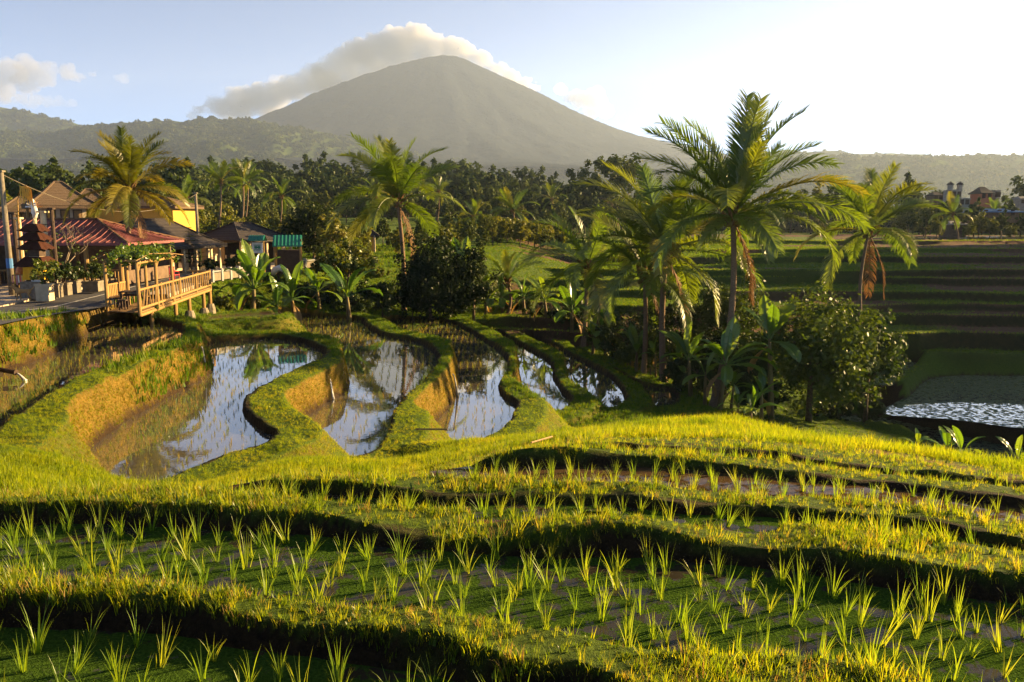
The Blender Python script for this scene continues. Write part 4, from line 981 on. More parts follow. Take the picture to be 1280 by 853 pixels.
def tree_px(name, px, Y, top, label, cat, wpx, mat, n, clumps, leaf, seed, bottom=None, **k):
    """tree whose crown spans image rows top..bottom and wpx columns at distance Y, standing on the ground"""
    p = crown_at(px, 400, Y); gz = ground_z(p.x, Y); zt = P(px, top, Y).z; zb = P(px, bottom, Y).z if bottom else gz
    zb = max(zb, gz - 0.2); hh = (zt - zb) / 2; rx = wpx / 2 / FPX * Y
    return tree(name, (p.x, Y, gz), label, cat, (rx, rx * 0.9, hh), max(1.0, (zt - gz) * 0.72), mat, n, clumps, leaf, seed, cz=(zt + zb) / 2 - gz, **k)
tree_px('clove_tree', 1018, 44, 360, 'broad glossy clove tree with a straight trunk at the dark valley edge', 'tree', 186, GLOSSY, 13000, 150, 0.29, 11, bottom=512, r=0.2, shell=0.45)
tree_px('clove_tree', 1090, 45, 392, 'narrow glossy clove tree right of the broad one', 'tree', 86, GLOSSY, 5500, 80, 0.28, 12, bottom=492, r=0.13, shell=0.4)
tree_px('clove_tree', 910, 50, 345, 'dark round tree behind the tallest palm trunk', 'tree', 110, DARK, 5200, 70, 0.27, 13, bottom=440, r=0.16)
tree_px('bushy_tree', 850, 52, 360, 'dark leafy tree between the straight palm and the tallest palm', 'tree', 90, DARK, 4200, 60, 0.27, 14, bottom=470, r=0.14)
tree_px('bushy_tree', 787, 55, 385, 'low dark thicket under the shaggy palm', 'bush', 110, DARK, 5000, 70, 0.26, 15, bottom=455, r=0.1)
tree_px('bushy_tree', 539, 63, 284, 'black leafy bush standing behind the winding paddies', 'bush', 112, BLACKF, 15000, 170, 0.30, 16, bottom=402, r=0.16, shell=0.15)
tree_px('bushy_tree', 592, 64, 300, 'shorter black bush joined to the right of the big black one', 'bush', 64, BLACKF, 7000, 80, 0.30, 17, bottom=398, r=0.14, shell=0.15)
tree_px('bushy_tree', 437, 62, 296, 'bright leafy bush left of the tall palm', 'bush', 78, BRIGHT, 4600, 60, 0.30, 18, bottom=352, r=0.14)
tree_px('bushy_tree', 478, 60, 350, 'low dark shrub under the tall palm', 'bush', 60, DARK, 2600, 40, 0.26, 19, bottom=392, r=0.08)
tree_px('bushy_tree', 392, 60, 352, 'brownish shrub above the far end of the second paddy', 'bush', 70, DARK, 2800, 44, 0.24, 20, bottom=396, r=0.08)
tree_px('bushy_tree', 350, 60, 362, 'shrub beneath the bright banana plant', 'bush', 52, BRIGHT, 2200, 36, 0.24, 22, bottom=396, r=0.08)
tree_px('bushy_tree', 438, 58, 362, 'dim shrub behind the banana plant with raised arms', 'bush', 60, DARK, 2400, 40, 0.24, 23, bottom=396, r=0.08)
tree_px('bushy_tree', 395, 78, 246, 'dark rounded tree towering beside the green roofed kiosk', 'tree', 66, BLACKF, 7000, 90, 0.34, 24, bottom=318, r=0.2)
tree_px('bushy_tree', 418, 74, 268, 'golden edged tree touching the dark rounded tree', 'tree', 40, BRIGHT, 2400, 36, 0.32, 25, bottom=326, r=0.14)
tree_px('bushy_tree', 470, 72, 335, 'yellow lit bush beside the tall palm trunk', 'bush', 34, GOLD, 1400, 26, 0.26, 26, bottom=352, r=0.06)
tree_px('bushy_tree', 690, 66, 380, 'dark shrub behind the banana plant with dry leaves', 'bush', 60, DARK, 2300, 40, 0.26, 27, bottom=408, r=0.08)
tree_px('bushy_tree', 945, 44, 435, 'dark undergrowth between the tallest palm and the clove tree', 'bush', 60, DARK, 2600, 40, 0.25, 28, bottom=500, r=0.08)
tree_px('bushy_tree', 875, 45, 440, 'dark undergrowth left of the tallest palm trunk', 'bush', 70, DARK, 2600, 40, 0.25, 29, bottom=498, r=0.08)

# undergrowth closing the gaps between paddies, village and palms
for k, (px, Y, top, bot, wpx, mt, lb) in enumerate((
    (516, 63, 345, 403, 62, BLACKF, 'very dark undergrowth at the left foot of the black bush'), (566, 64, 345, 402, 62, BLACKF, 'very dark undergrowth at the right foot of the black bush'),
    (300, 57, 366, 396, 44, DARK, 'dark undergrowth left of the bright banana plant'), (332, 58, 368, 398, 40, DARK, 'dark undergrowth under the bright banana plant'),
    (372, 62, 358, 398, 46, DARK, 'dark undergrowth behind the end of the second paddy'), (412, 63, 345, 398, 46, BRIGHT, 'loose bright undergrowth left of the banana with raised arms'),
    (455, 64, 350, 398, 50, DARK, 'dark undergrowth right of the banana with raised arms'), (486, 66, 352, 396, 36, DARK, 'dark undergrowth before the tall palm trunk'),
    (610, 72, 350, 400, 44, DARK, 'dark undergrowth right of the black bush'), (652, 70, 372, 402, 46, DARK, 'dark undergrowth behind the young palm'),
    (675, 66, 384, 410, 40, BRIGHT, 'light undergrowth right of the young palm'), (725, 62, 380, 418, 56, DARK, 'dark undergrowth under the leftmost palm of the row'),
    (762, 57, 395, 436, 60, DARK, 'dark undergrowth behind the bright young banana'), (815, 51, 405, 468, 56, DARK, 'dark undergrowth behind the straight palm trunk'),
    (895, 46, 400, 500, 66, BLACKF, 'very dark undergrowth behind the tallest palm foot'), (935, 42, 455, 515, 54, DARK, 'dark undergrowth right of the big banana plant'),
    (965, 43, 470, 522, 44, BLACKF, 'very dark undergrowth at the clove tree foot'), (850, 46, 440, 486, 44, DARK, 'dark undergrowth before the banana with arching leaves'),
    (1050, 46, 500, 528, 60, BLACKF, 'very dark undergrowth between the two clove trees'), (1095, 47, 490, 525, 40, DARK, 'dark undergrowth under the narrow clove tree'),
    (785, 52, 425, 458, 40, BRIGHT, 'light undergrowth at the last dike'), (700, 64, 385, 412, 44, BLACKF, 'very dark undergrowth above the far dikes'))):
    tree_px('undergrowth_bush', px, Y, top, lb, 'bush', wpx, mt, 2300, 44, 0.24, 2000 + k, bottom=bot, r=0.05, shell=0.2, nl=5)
for px, Y, lb, kw in ((628, 68, 'banana plant leaning left of the young palm', dict(h=1.4, scale=1.2, n=7, seed=71)), (683, 64, 'banana plant between young palm and dry leaved banana', dict(h=1.3, scale=1.15, n=7, seed=72)), (758, 56, 'dim banana plant behind the last dikes', dict(h=1.5, scale=1.1, n=7, seed=73)),
    (845, 46, 'banana plant in the gap left of the long arching one', dict(h=1.2, scale=.7, n=6, seed=74)), (885, 41, 'slim banana plant against the tallest palm trunk', dict(h=1.7, scale=.75, n=5, seed=75)), (958, 40, 'dark banana plant left of the clove tree trunk', dict(h=1.6, scale=.8, n=6, seed=76)), (918, 41, 'banana plant right of the tallest palm foot', dict(h=1.4, scale=.7, n=6, seed=77)), (345, 52, 'banana plant between the bright one and the kiosk one', dict(h=1.4, scale=1.1, n=7, seed=78)), (400, 57, 'small banana plant before the dim shrubs', dict(h=1.3, scale=1.1, n=7, seed=79))):
    ban_px(px, Y, lb, **kw)
# ================================================================== FOREST
def small_tree_meshes(seed, n, rad, clumps, leaf, mat, h, r):
    me = leafcloud(seed, n, rad, clumps, leaf, 0.6, 0.5); me.materials.append(mat)
    mb = MB(); branchy(mb, h, r, rad[0] * .8, seed, 5, 0.5); tk = mb.mesh('trunk', BARK2, True)
    return me, tk
FAR_DK = leafmat('forest_dark', [(0.0, (0.022, 0.040, 0.010)), (0.6, (0.042, 0.062, 0.012)), (1, (0.07, 0.08, 0.016))], 0.25, 0.03, 0.5, 0.25, tint=(1.3, 1.2, 0.5))
FAR_MD = leafmat('forest_green', [(0.0, (0.045, 0.065, 0.010)), (0.6, (0.08, 0.095, 0.014)), (1, (0.12, 0.11, 0.018))], 0.3, 0.03, 0.5, 0.25, tint=(1.3, 1.2, 0.5))
KIND = {}
for nm, mat, cfg in (('dark', FAR_DK, [((4.2, 4.2, 4.6), 8.0), ((3.2, 3.2, 5.2), 8.5), ((5.0, 5.0, 4.0), 7.5)]),
                     ('green', FAR_MD, [((4.0, 4.0, 4.2), 6.5), ((3.0, 3.0, 3.4), 4.5), ((4.8, 4.8, 3.8), 6.0)]),
                     ('gold', GOLD, [((3.2, 3.2, 3.2), 4.5), ((2.6, 2.6, 3.4), 4.0), ((3.8, 3.8, 3.0), 4.5)])):
    KIND[nm] = [(small_tree_meshes(1000 + 7 * i + len(nm), 1500, rad, 42, 1.0 if nm != 'gold' else 0.8, mat, h, 0.22), h) for i, (rad, h) in enumerate(cfg)]
FL = {'dark': ('dark leafy tree of the forest belt below the misty hills', 'trees of the dark forest belt'),
      'green': ('mid green tree at the edge of the forest belt', 'green trees at the forest edge'),
      'gold': ('sunlit golden green tree behind the village roofs', 'golden trees behind the village')}
def far_tree(kind, x, y, z, sc, label=None, group=None, which=None, cat='tree', name='forest_tree'):
    (me, tk), h = KIND[kind][rnd.randrange(3) if which is None else which]
    if not label:
        qx = x / y * 995 + 640; dp = ('front row', 'second row', 'third row', 'fourth row', 'rear row')[int(np.digitize(y, [142, 200, 235, 295]))]
        wh = ('at the far left behind the thatched hut', 'behind the golden palm', 'above the long dark roofs', 'between the dark roofs and the tall palm', 'right behind the tall palm', 'above the golden bushes', 'beside the huge spreading tree')[int(np.digitize(qx, [90, 225, 330, 450, 545, 690]))]
        adj = {'dark': 'dark leafy', 'green': 'mid green', 'gold': 'sunlit golden'}[kind]
        label = '%s %s tree %s' % (dp, adj, wh); group = '%s %s trees %s' % (adj, dp, wh)
    t = thing(name, (x, y, z), label, cat, group, rnd.uniform(0, 6.28), sc)
    link('trunk', tk, t); link('crown', me, t, (0, 0, h))
    return t
def zfar(x, y):
    if math.hypot(x, y) < 228: return ground_z(x, y)
    z = plain_z(np.array([x]), np.array([y]))[0]; return float(min(z, math.hypot(x, y) * 0.05))
def plant_px(kind, px, Y, top, sc=None, **k):
    """tree whose top shows at image row `top`"""
    x = (px - 640) / FPX * Y; z = zfar(x, Y); zt = P(px, top, Y).z; h = max(3.5, zt - z)
    far_tree(kind, x, Y, z, h / 12.2 if kind != 'gold' else h / 7.8, **k)
# belt behind the village: golden and green trees
for px, Y, top in ((228,120,262),(246,118,256),(262,126,244),(288,130,252),(320,122,258),(336,128,250),(352,118,262),(366,124,266),(380,130,272),(270,112,270),(300,114,272),(244,110,276),(330,110,276),(20,92,246),(2,90,232),(140,96,262),(452,110,290),(420,112,288),(228,140,238)):
    plant_px('gold' if rnd.random() < 0.6 else 'green', px + rnd.uniform(-4, 4), Y, top + rnd.uniform(-3, 3))
for px, Y, top in ((8,150,214),(26,150,222),(48,140,205),(66,150,216),(84,145,208),(104,150,214),(120,140,216),(138,155,212),(212,150,212),(226,160,206),(-14,150,212),(180,160,216),(196,165,212),(76,160,206),(34,165,212)):
    plant_px('green' if rnd.random() < 0.5 else 'dark', px + rnd.uniform(-4, 4), Y, top + rnd.uniform(-3, 3))
# main belt
belt = []
for row, (Y, toff, step) in enumerate(((330, 0, 15), (290, 8, 16), (250, 17, 17), (215, 27, 18), (190, 37, 20))):
    px = 205 + rnd.uniform(0, 10)
    while px < 760:
        sil = np.interp(px, [200, 240, 300, 380, 470, 520, 560, 600, 660, 700, 760], [206, 206, 208, 207, 205, 210, 207, 211, 219, 224, 230])
        plant_px('dark' if (row < 3 or rnd.random() < 0.5) else 'green', px, Y + rnd.uniform(-14, 14), sil + toff + rnd.uniform(-7, 8))
        px += step * rnd.uniform(0.75, 1.3)
for px, Y, top, kd in ((408,90,288,'green'),(424,96,284,'dark'),(440,100,280,'green'),(462,98,286,'green'),(480,104,280,'dark'),(512,96,282,'green'),(528,100,276,'dark'),(548,104,278,'green'),(568,100,284,'green'),(585,98,290,'dark'),(604,104,286,'green'),(622,110,292,'green'),(500,88,296,'gold'),(452,84,300,'gold'),(560,86,298,'gold'),(430,82,304,'green')):
    plant_px(kd, px, Y, top + rnd.uniform(-3, 3), label='leafy tree on the open slope between the village and the terraces', group='trees on the open slope')
for px, Y, top in ((532,112,290),(548,106,294),(566,112,288),(582,106,292),(600,114,286),(616,108,292),(634,116,286),(650,110,290),(668,116,284),(684,112,290),(540,120,284),(608,122,282),(660,122,282),(700,118,284)):
    plant_px('gold' if rnd.random() < .6 else 'green', px, Y, top + rnd.uniform(-3, 3), label='low golden green bush along the upper edge of the middle fields', group='golden green bushes above the middle fields', cat='bush', name='field_bush')
# yellow bushes in front of the belt, right of the tall palm
for px, Y, top in ((560,140,282),(575,132,288),(600,128,284),(612,134,278),(630,126,286),(655,130,278),(668,126,276),(684,132,284),(648,120,292),(620,120,294),(700,140,276),(590,120,296),(676,118,294)):
    plant_px('gold', px, Y, top, label='low golden bush along the far edge of the terraced fields', group='golden bushes beyond the terraces', cat='bush', name='far_bush')
# the big spreading tree and its neighbours
t = thing('spreading_tree', (farpoint(768, 235), 235, zfar(farpoint(768, 235), 235)), 'huge spreading tree rising above the forest at mid distance', 'tree')
mb = MB(); branchy(mb, 13, 0.8, 9, 77, 9, 0.4); mb.build('trunk', BARK2, t, True)
me = leafcloud(78, 5200, (13.0, 11, 6.5), 90, 1.0, 0.6, 0.55); me.materials.append(FAR_DK); link('crown', me, t, (0, 0, 16.5))
for px, Y, top in ((716,225,226),(730,230,232),(802,225,236),(820,225,246),(742,215,248),(780,210,252),(760,200,260),(700,210,246),(800,205,262),(835,215,258),(850,230,252),(720,200,262)):
    plant_px('dark', px, Y, top)
# right hand village belt
for px, Y, top in ((960,235,240),(985,240,236),(1010,245,228),(1040,240,232),(1062,250,226),(1130,230,226),(1144,225,232),(1158,235,238),(1172,230,246),(1205,225,258),(1222,222,262),(1240,225,254),(1262,215,246),(1278,230,220),(1268,235,236),(1290,225,240),(1130,215,256),(1150,212,262),(1185,215,258),(1255,212,266),(1305,215,244),(1020,215,262),(950,220,258),(925,225,250),(900,230,256),(880,232,254),(975,215,262),(1235,240,246),(1212,240,250)):
    plant_px('green' if rnd.random() < 0.6 else 'dark', px, Y, top + rnd.uniform(-3, 3), label='hazy tree of the far village belt, ' + ('left of the thin trunked palm' if px < 1080 else 'around the twin turreted house' if px < 1215 else 'right of the reddish house'), group='hazy trees of the far village, ' + ('left of the thin trunked palm' if px < 1080 else 'around the twin turreted house' if px < 1215 else 'right of the reddish house'), name='far_tree')
for px, Y, top in ((1120,170,262),(1136,165,266),(1152,172,262),(1166,160,272),(1178,168,264),(1192,172,262),(1206,160,272),(1218,170,266),(1232,165,272),(1246,172,270),(1258,160,276),(1270,168,268),(1284,165,262),(1300,170,256),(1212,185,256),(1175,190,256),(1256,190,258),(1150,188,256)):
    plant_px('green' if rnd.random() < 0.5 else 'dark', px, Y, top + rnd.uniform(-3, 3), label='hazy tree at the edge of the top field below the far village', group='hazy trees edging the top field', name='far_tree')
# woods on the hills, one mass each
canopy = []
for k in range(4):
    me = leafcloud(1200 + k, 260, (7.5, 7.5, 6.0), 22, 4.2, 0.7, 0.6); me.materials.append(FAR_DK if k < 3 else FAR_MD); canopy.append(me)
def cover(V3, n, label, zmin, smin, smax, front_only=True):
    ny_, nx_ = V3.shape[:2]; i = rng.integers(0, ny_ - 1, n); j = rng.integers(0, nx_ - 1, n); u = rng.random(n)[:, None]; v = rng.random(n)[:, None]
    p = (V3[i, j] * (1 - u) + V3[i + 1, j] * u) * (1 - v) + (V3[i, j + 1] * (1 - u) + V3[i + 1, j + 1] * u) * v
    ok = (p[:, 2] > zmin) & (np.abs(np.arctan2(p[:, 0], p[:, 1])) < R(40)); p = p[ok]
    clear = fbm(p[:, 0] / 140, p[:, 1] / 200, 3, 19) > -0.62; p = p[clear]
    p[:, 2] += 2.0
    return put('forest', p, None, canopy, smin, smax, 0.1, label)
cover(VA[8:89], 26000, 'wooded slope of the hill left of the volcano', 5, 0.8, 1.7)
cover(VC[10:69], 12000, 'wooded slope of the ridge at right', 5, 0.7, 1.6)
cover(VB[6:50], 14000, 'wood on the farthest left hill', 20, 1.2, 2.3)
cover(VD[8:40], 3000, 'wood on the farthest right ridge', 40, 1.0, 2.0)
n = 14000
rr0 = np.exp(rng.uniform(math.log(300), math.log(2300), n)); aa0 = rng.uniform(R(-38), R(38), n)
px_ = rr0 * np.sin(aa0); py_ = rr0 * np.cos(aa0); pz_ = np.minimum(plain_z(px_, py_), rr0 * 0.05)
put('forest', np.stack([px_, py_, pz_ + 3], -1), None, canopy, np.interp(rr0, [300, 600, 2300], [0.55, 0.95, 1.5]) * rng.uniform(0.7, 1.3, n), 0, 0.1, 'far forest filling the plain below the hills')
# coconut palms among the forest
for px, Y, cy in ((548,200,240),(528,205,236),(470,180,246),(352,150,246),(310,160,226),(1190,150,268),(1243,190,266),(232,130,250),(690,200,250)):
    palm_px(px, Y, px, cy, 'hazy coconut palm standing among the distant trees', scale=1.15, n=12, lo=-35, seed=px, r0=0.15, dead=0, group='distant hazy coconut palms')
# unseen wooded shoulder put out to the right so its trees shade the hillside
qs, ts = np.meshgrid(np.linspace(-118, 60, 50), np.linspace(100, 260, 50), indexing='xy')
hx, hy = 0.914 * ts + 0.407 * qs, 0.407 * ts - 0.914 * qs
hh_ = -7 + 21 * np.exp(-((ts - 165) / 28) ** 2) * smooth01((qs + 95) / 20) * smooth01((50 - qs) / 40) + 1.2 * fbm(hx / 30, hy / 30, 3, 5)
VH = np.stack([hx, hy, hh_], -1)
tag(link('hill', grid_mesh('hill', VH.reshape(-1, 3), 50, 50, FM)), kind='structure')
pk = VH.reshape(-1, 3); pk = pk[(pk[:, 2] > 2) & (np.arctan2(pk[:, 0], pk[:, 1]) > R(36.5))]
pk = pk + rng.normal(0, 1.5, pk.shape) * np.array([1, 1, 0])
put('forest', pk + np.array([0, 0, 2.0]), None, canopy, 0.7, 1.15, 0.1, 'trees on the unseen shoulder put at right to shade the hillside')
# ================================================================== VILLAGE
WOOD = plain('weathered_wood', (0.30, 0.19, 0.08), (0.16, 0.09, 0.035), 6, 0.8, 0.15, 0.5, stretch=(4, 4, .6))
BAMBOO = plain('golden_bamboo', (0.32, 0.19, 0.05), (0.17, 0.095, 0.03), 5, 0.7, 0.3, 0.3, stretch=(3, 3, .5))
DARKWOOD = plain('dark_wood', (0.07, 0.045, 0.03), (0.035, 0.022, 0.015), 6, 0.8, 0.2, 0.4)
CONC = plain('concrete', (0.19, 0.16, 0.115), (0.11, 0.095, 0.07), 4, 0.9, 0.15, 0.4)
PLASTER = plain('cream_plaster', (0.50, 0.40, 0.26), (0.36, 0.28, 0.17), 3, 0.9, 0.15, 0.2)
YELLOWW = plain('yellow_matting', (0.48, 0.30, 0.06), (0.32, 0.19, 0.04), 9, 0.9, 0.1, 0.5, stretch=(1, 1, 6))
REDROOF = plain('red_metal_roof', (0.22, 0.075, 0.075), (0.14, 0.05, 0.045), 1.2, 0.7, 0.2, 0.15)
TILE = plain('dark_roof_tile', (0.035, 0.027, 0.024), (0.020, 0.016, 0.015), 3, 0.75, 0.25, 0.5)
TILEB = plain('brown_roof_tile', (0.17, 0.09, 0.045), (0.10, 0.055, 0.03), 3, 0.8, 0.2, 0.5)
THATCH = plain('thatch', (0.14, 0.10, 0.065), (0.08, 0.055, 0.038), 10, 1.0, 0.05, 0.9, stretch=(3, 3, .4))
GREENP = plain('green_painted_metal', (0.015, 0.17, 0.10), (0.012, 0.12, 0.075), 2, 0.45, 0.4, 0.1)
WHITEP = plain('white_paint', (0.60, 0.58, 0.54), (0.45, 0.43, 0.38), 3, 0.6, 0.3, 0.1)
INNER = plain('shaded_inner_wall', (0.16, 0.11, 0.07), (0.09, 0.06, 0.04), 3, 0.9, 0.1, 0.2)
STONE = plain('footing_stone', (0.26, 0.22, 0.16), (0.14, 0.115, 0.08), 8, 0.95, 0.1, 0.8)
BLUEP = plain('blue_sheet', (0.05, 0.16, 0.36), (0.04, 0.12, 0.28), 2, 0.5, 0.3, 0.1)
REDP = plain('red_plastic', (0.50, 0.02, 0.03), (0.42, 0.02, 0.025), 2, 0.35, 0.5, 0.0)
ASPH = plain('asphalt', (0.060, 0.058, 0.060), (0.040, 0.039, 0.042), 18, 0.85, 0.25, 0.4)
PAVE = plain('pavement_concrete', (0.42, 0.34, 0.25), (0.30, 0.24, 0.17), 2.2, 0.9, 0.15, 0.3)
BRICKR = plain('red_house_wall', (0.36, 0.14, 0.08), (0.28, 0.10, 0.06), 2, 0.9, 0.1, 0.2)
ZV = -4.0
# ---- road, pavement
def strip(name, line, w0, w1, m, dz, kind='structure'):
    L2 = spline(line, 1.0, False); d = np.gradient(L2, axis=0); d /= np.linalg.norm(d, axis=1, keepdims=True); nrm = np.stack([d[:, 1], -d[:, 0]], -1)
    mb = MB(); a = L2 + nrm * w0; b = L2 + nrm * w1; NS = 4
    for k in range(len(L2)):
        for e in range(NS + 1):
            q = a[k] + (b[k] - a[k]) * e / NS; mb.v.append((q[0], q[1], float(plat_z(q[1])) + dz))
    for k in range(len(L2) - 1):
        for e in range(NS): i = k * (NS + 1) + e; mb.f.append((i, i + 1, i + NS + 2, i + NS + 1))
    return mb, L2, nrm
CENT = [(-15.2, 14), (-17.0, 20), (-19.3, 28), (-20.4, 34), (-21.6, 41), (-23.2, 52), (-23.6, 62), (-22, 72), (-17, 84)]
mb, RL2, RN = strip('road', CENT, -2.3, 2.3, ASPH, 0.05)
tag(mb.build('road', ASPH, None, True), kind='structure')
mb, _, _ = strip('line', CENT, -0.06, 0.06, WHITEP, 0.055)
tag(mb.build('road_marking', plain('worn_white_line', (0.5, 0.48, 0.44), (0.25, 0.24, 0.22), 5, 0.8, 0.1, 0), None, True), kind='structure')
def slab(name, line, w0, w1, m, h):
    mb, L2, nrm = strip(name, line, w0, w1, m, h); n0 = len(mb.v); NS = 4
    for k in range(len(L2) - 1):      # kerb face towards the road
        for e in (0, NS):
            i = k * (NS + 1) + e; a = mb.v[i]; b = mb.v[i + NS + 1]
            mb.quad(a, b, (b[0], b[1], b[2] - 0.3), (a[0], a[1], a[2] - 0.3))
    return tag(mb.build(name, m), kind='structure')
slab('pavement', CENT[:7], -5.2, -2.32, PAVE, 0.16)
slab('pavement', CENT[4:9], 2.32, 3.6, PAVE, 0.14)
mb = MB(); 
for a in range(12):
    pass
tag(MB().prism([(-60, 44), (-26.5, 40), (-28.5, 52), (-28.6, 75), (-60, 75)], ZV - 0.4, ZV + 0.10).build('yard', PAVE), kind='structure')

def hip_roof(t, c, sx, sy, h, ridge, m, z, rz=0.0, thick=0.12, name='roof', ribs=0, ribm=None, caps=True):
    """hipped roof of eave size sx*sy, ridge along local x"""
    r = ridge / 2; a, b = sx / 2, sy / 2; M = Matrix.Translation((c[0], c[1], z)) @ Matrix.Rotation(rz, 4, 'Z')
    e = [Vector(p) for p in ((-a, -b, 0), (a, -b, 0), (a, b, 0), (-a, b, 0))]; R0, R1 = Vector((-r, 0, h)), Vector((r, 0, h))
    mb = MB(); dn = Vector((0, 0, -thick))
    # slightly sagging slopes in courses, each course lapping the one below
    NCo = 9
    def slope(p0, p1, q0, q1):
        for k in range(NCo):
            s0, s1 = k / NCo, (k + 1) / NCo; lift = Vector((0, 0, 0.025 if ribs == 0 else 0))
            sag0 = Vector((0, 0, -0.06 * h * math.sin(s0 * 3.14))); sag1 = Vector((0, 0, -0.06 * h * math.sin(s1 * 3.14)))
            A, B, Cc, D = p0.lerp(q0, s0) + sag0 + lift, p1.lerp(q1, s0) + sag0 + lift, p1.lerp(q1, s1) + sag1, p0.lerp(q0, s1) + sag1
            if (Cc - D).length > 1e-3: mb.quad(A, B, Cc, D)
            else: mb.tri(A, B, D)
            if k: mb.quad(A - lift, B - lift, B, A)
    slope(e[0], e[1], R0, R1); slope(e[2], e[3], R1, R0); slope(e[1], e[2], R1, R1); slope(e[3], e[0], R0, R0)
    for k in range(4):
        p, q = e[k], e[(k + 1) % 4]; mb.quad(p + dn, q + dn, q, p)
    mb.quad(e[3] + dn, e[2] + dn, e[1] + dn, e[0] + dn)
    if ribs:
        for (p0, p1, q0, q1) in ((e[0], e[1], R0, R1), (e[1], e[2], R1, R1)):
            nrib = int((p1 - p0).length / ribs)
            for k in range(1, nrib):
                s = k / nrib; lo = p0.lerp(p1, s)
                if q0 == q1:
                    hi = lo.lerp(q0, 1 - abs(2 * s - 1)) ; hi = lo + (hi - lo) * 1.0; hi = Vector((lo.x + (q0.x - lo.x) * (1 - abs(2 * s - 1)), lo.y, lo.z + (q0.z) * (1 - abs(2 * s - 1))))
                else:
                    xx = lo.x; f = 1.0 if abs(xx) <= r else max(0, (a - abs(xx)) / (a - r)); hi = Vector((xx, lo.y * (1 - f), h * f))
                mid = lo.lerp(hi, .5) + Vector((0, 0, -0.06 * h + 0.03)); up = Vector((0, 0, 0.03))
                mb.tube([lo + up, mid, hi + up], 0.026, 4, False)
    mb.v = [tuple(M @ Vector(v)) for v in mb.v]
    o = mb.build(name, m, t)
    if caps:
        cb = MB()
        for p, q in ((R0, R1), (e[0], R0), (e[1], R1), (e[2], R1), (e[3], R0)):
            if (p - q).length > .05:
                mid = p.lerp(q, .5) + Vector((0, 0, -0.045 * h if p is not R0 or q is not R1 else 0)); up = Vector((0, 0, .03))
                cb.tube([p + up, mid + up, q + up], 0.075, 5)
        cb.v = [tuple(M @ Vector(v)) for v in cb.v]
        cb.build('ridge_cap', ribm or m, o)
    return o
def rel(t, v): return Vector(v) - t.location
def posts(t, pts, z0, z1, r, m, name='post', n=8):
    for x, y in pts: MB().tube([(x, y, z0), (x, y, z1)], [r * 1.1, r], n).build(name, m, t)
# ---- restaurant with the red roof
c = P(160, 304, 46.5); ze = c.z; x1 = c.x; zr = P(115, 274.5, 50.5).z
t = thing('restaurant_pavilion', (x1 - 9, 50.5, ZV + 0.1), 'open restaurant pavilion under a long red metal roof at the roadside', 'building')
H0 = ze - t.location.z
hip_roof(t, (0, 0), 18, 8, zr - ze, 18 - 7.4, REDROOF, H0, 0, 0.15, ribs=0.42, ribm=TILEB)
for x in (-8, -5.5, -3.0, -0.4, 1.9, 4.2, 6.3, 8.3): MB().tube([(x, -3.6, 0), (x, -3.6, H0 + .05)], [.14, .12], 8).build('post', BAMBOO, t)
for x in (-6, -2, 2, 6): MB().tube([(x, 3.4, 0), (x, 3.4, H0 + .05)], [.13, .12], 8).build('post', WOOD, t)
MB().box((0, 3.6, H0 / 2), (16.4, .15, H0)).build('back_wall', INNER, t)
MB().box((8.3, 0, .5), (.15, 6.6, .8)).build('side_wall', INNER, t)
MB().box((0, -3.6, H0 - .12), (17, .14, .2)).build('beam', DARKWOOD, t)
mb = MB()
for k in range(34): mb.box((-8 + k * .5, -3.45, .5), (.10, .06, .85))
mb.box((0, -3.45, .95), (17, .09, .09)).build('railing', BAMBOO, t)
for k, x in enumerate((-5.5, -1.5, 2.6, 5.8)):
    tt = thing('dining_table', (t.location.x + x, 50.2, ZV + .1), ['dim dining table deep under the red roof behind the concrete pole', 'dim dining table under the red roof behind the tiered shrine', 'dim dining table under the red roof above the planters', 'dim dining table under the red roof corner by the deck'][k], 'table', 'tables under the red roof')
    MB().box((0, 0, .75), (1.4, .8, .06)).build('tabletop', WOOD, tt)
    for sx in (-.6, .6):
        for sy in (-.3, .3): MB().box((sx, sy, .36), (.07, .07, .72)).build('leg', WOOD, tt)
# ---- thatched hut
def hut(px, Y, ap, ev, D, rz, label, name='thatched_hut', roofm=THATCH, wallm=PLASTER):
    p = P(px, ev, Y); t = thing(name, (p.x, Y, ZV), label, 'building'); ze = p.z - ZV; zt = P(px, ap, Y).z - p.z; s = D * 1.414
    hip_roof(t, (0, 0), s, s * .96, zt, 0.5, roofm, ze, rz, 0.22, caps=True)
    Mw = Matrix.Rotation(rz, 4, 'Z'); a = s / 2 - .8
    MB().box((0, 0, (ze - .1) / 2), (2 * a, 2 * a, ze - .1), rz).build('wall', wallm, t)
    for k in range(4):
        R4 = Matrix.Rotation(rz + k * math.pi / 2, 4, 'Z')
        for u in (-.55, .05, .6):
            q = R4 @ Vector((u * a, -a - .02, ze - .75)); f = MB().box(q, (.62, .08, .9), rz + k * math.pi / 2).build('window', DARKWOOD, t)
            q2 = R4 @ Vector((u * a, -a - .065, ze - .75)); MB().box(q2, (.5, .03, .76), rz + k * math.pi / 2).build('shutter', YELLOWW if u < 0 else WOOD, f)
        for u in (-1, 1):
            q = R4 @ Vector((u * (s / 2 - .35), -s / 2 + .35, 0)); 
            if u == 1: MB().tube([(q.x, q.y, 0), (q.x, q.y, ze - .05)], .1, 8).build('post', BAMBOO, t)
    return t
hut(75, 62, 228, 257.5, 3.3, R(45 - 8) - R(0), 'thatched hut with a steep pyramid roof behind the red roof')
hut(28, 68, 247, 262, 2.6, R(38), 'low dark roofed hut left of the steep thatched one')
hut(112, 75, 237, 257, 2.6, R(30), 'small dark roof peeping between the thatched hut and golden palm')
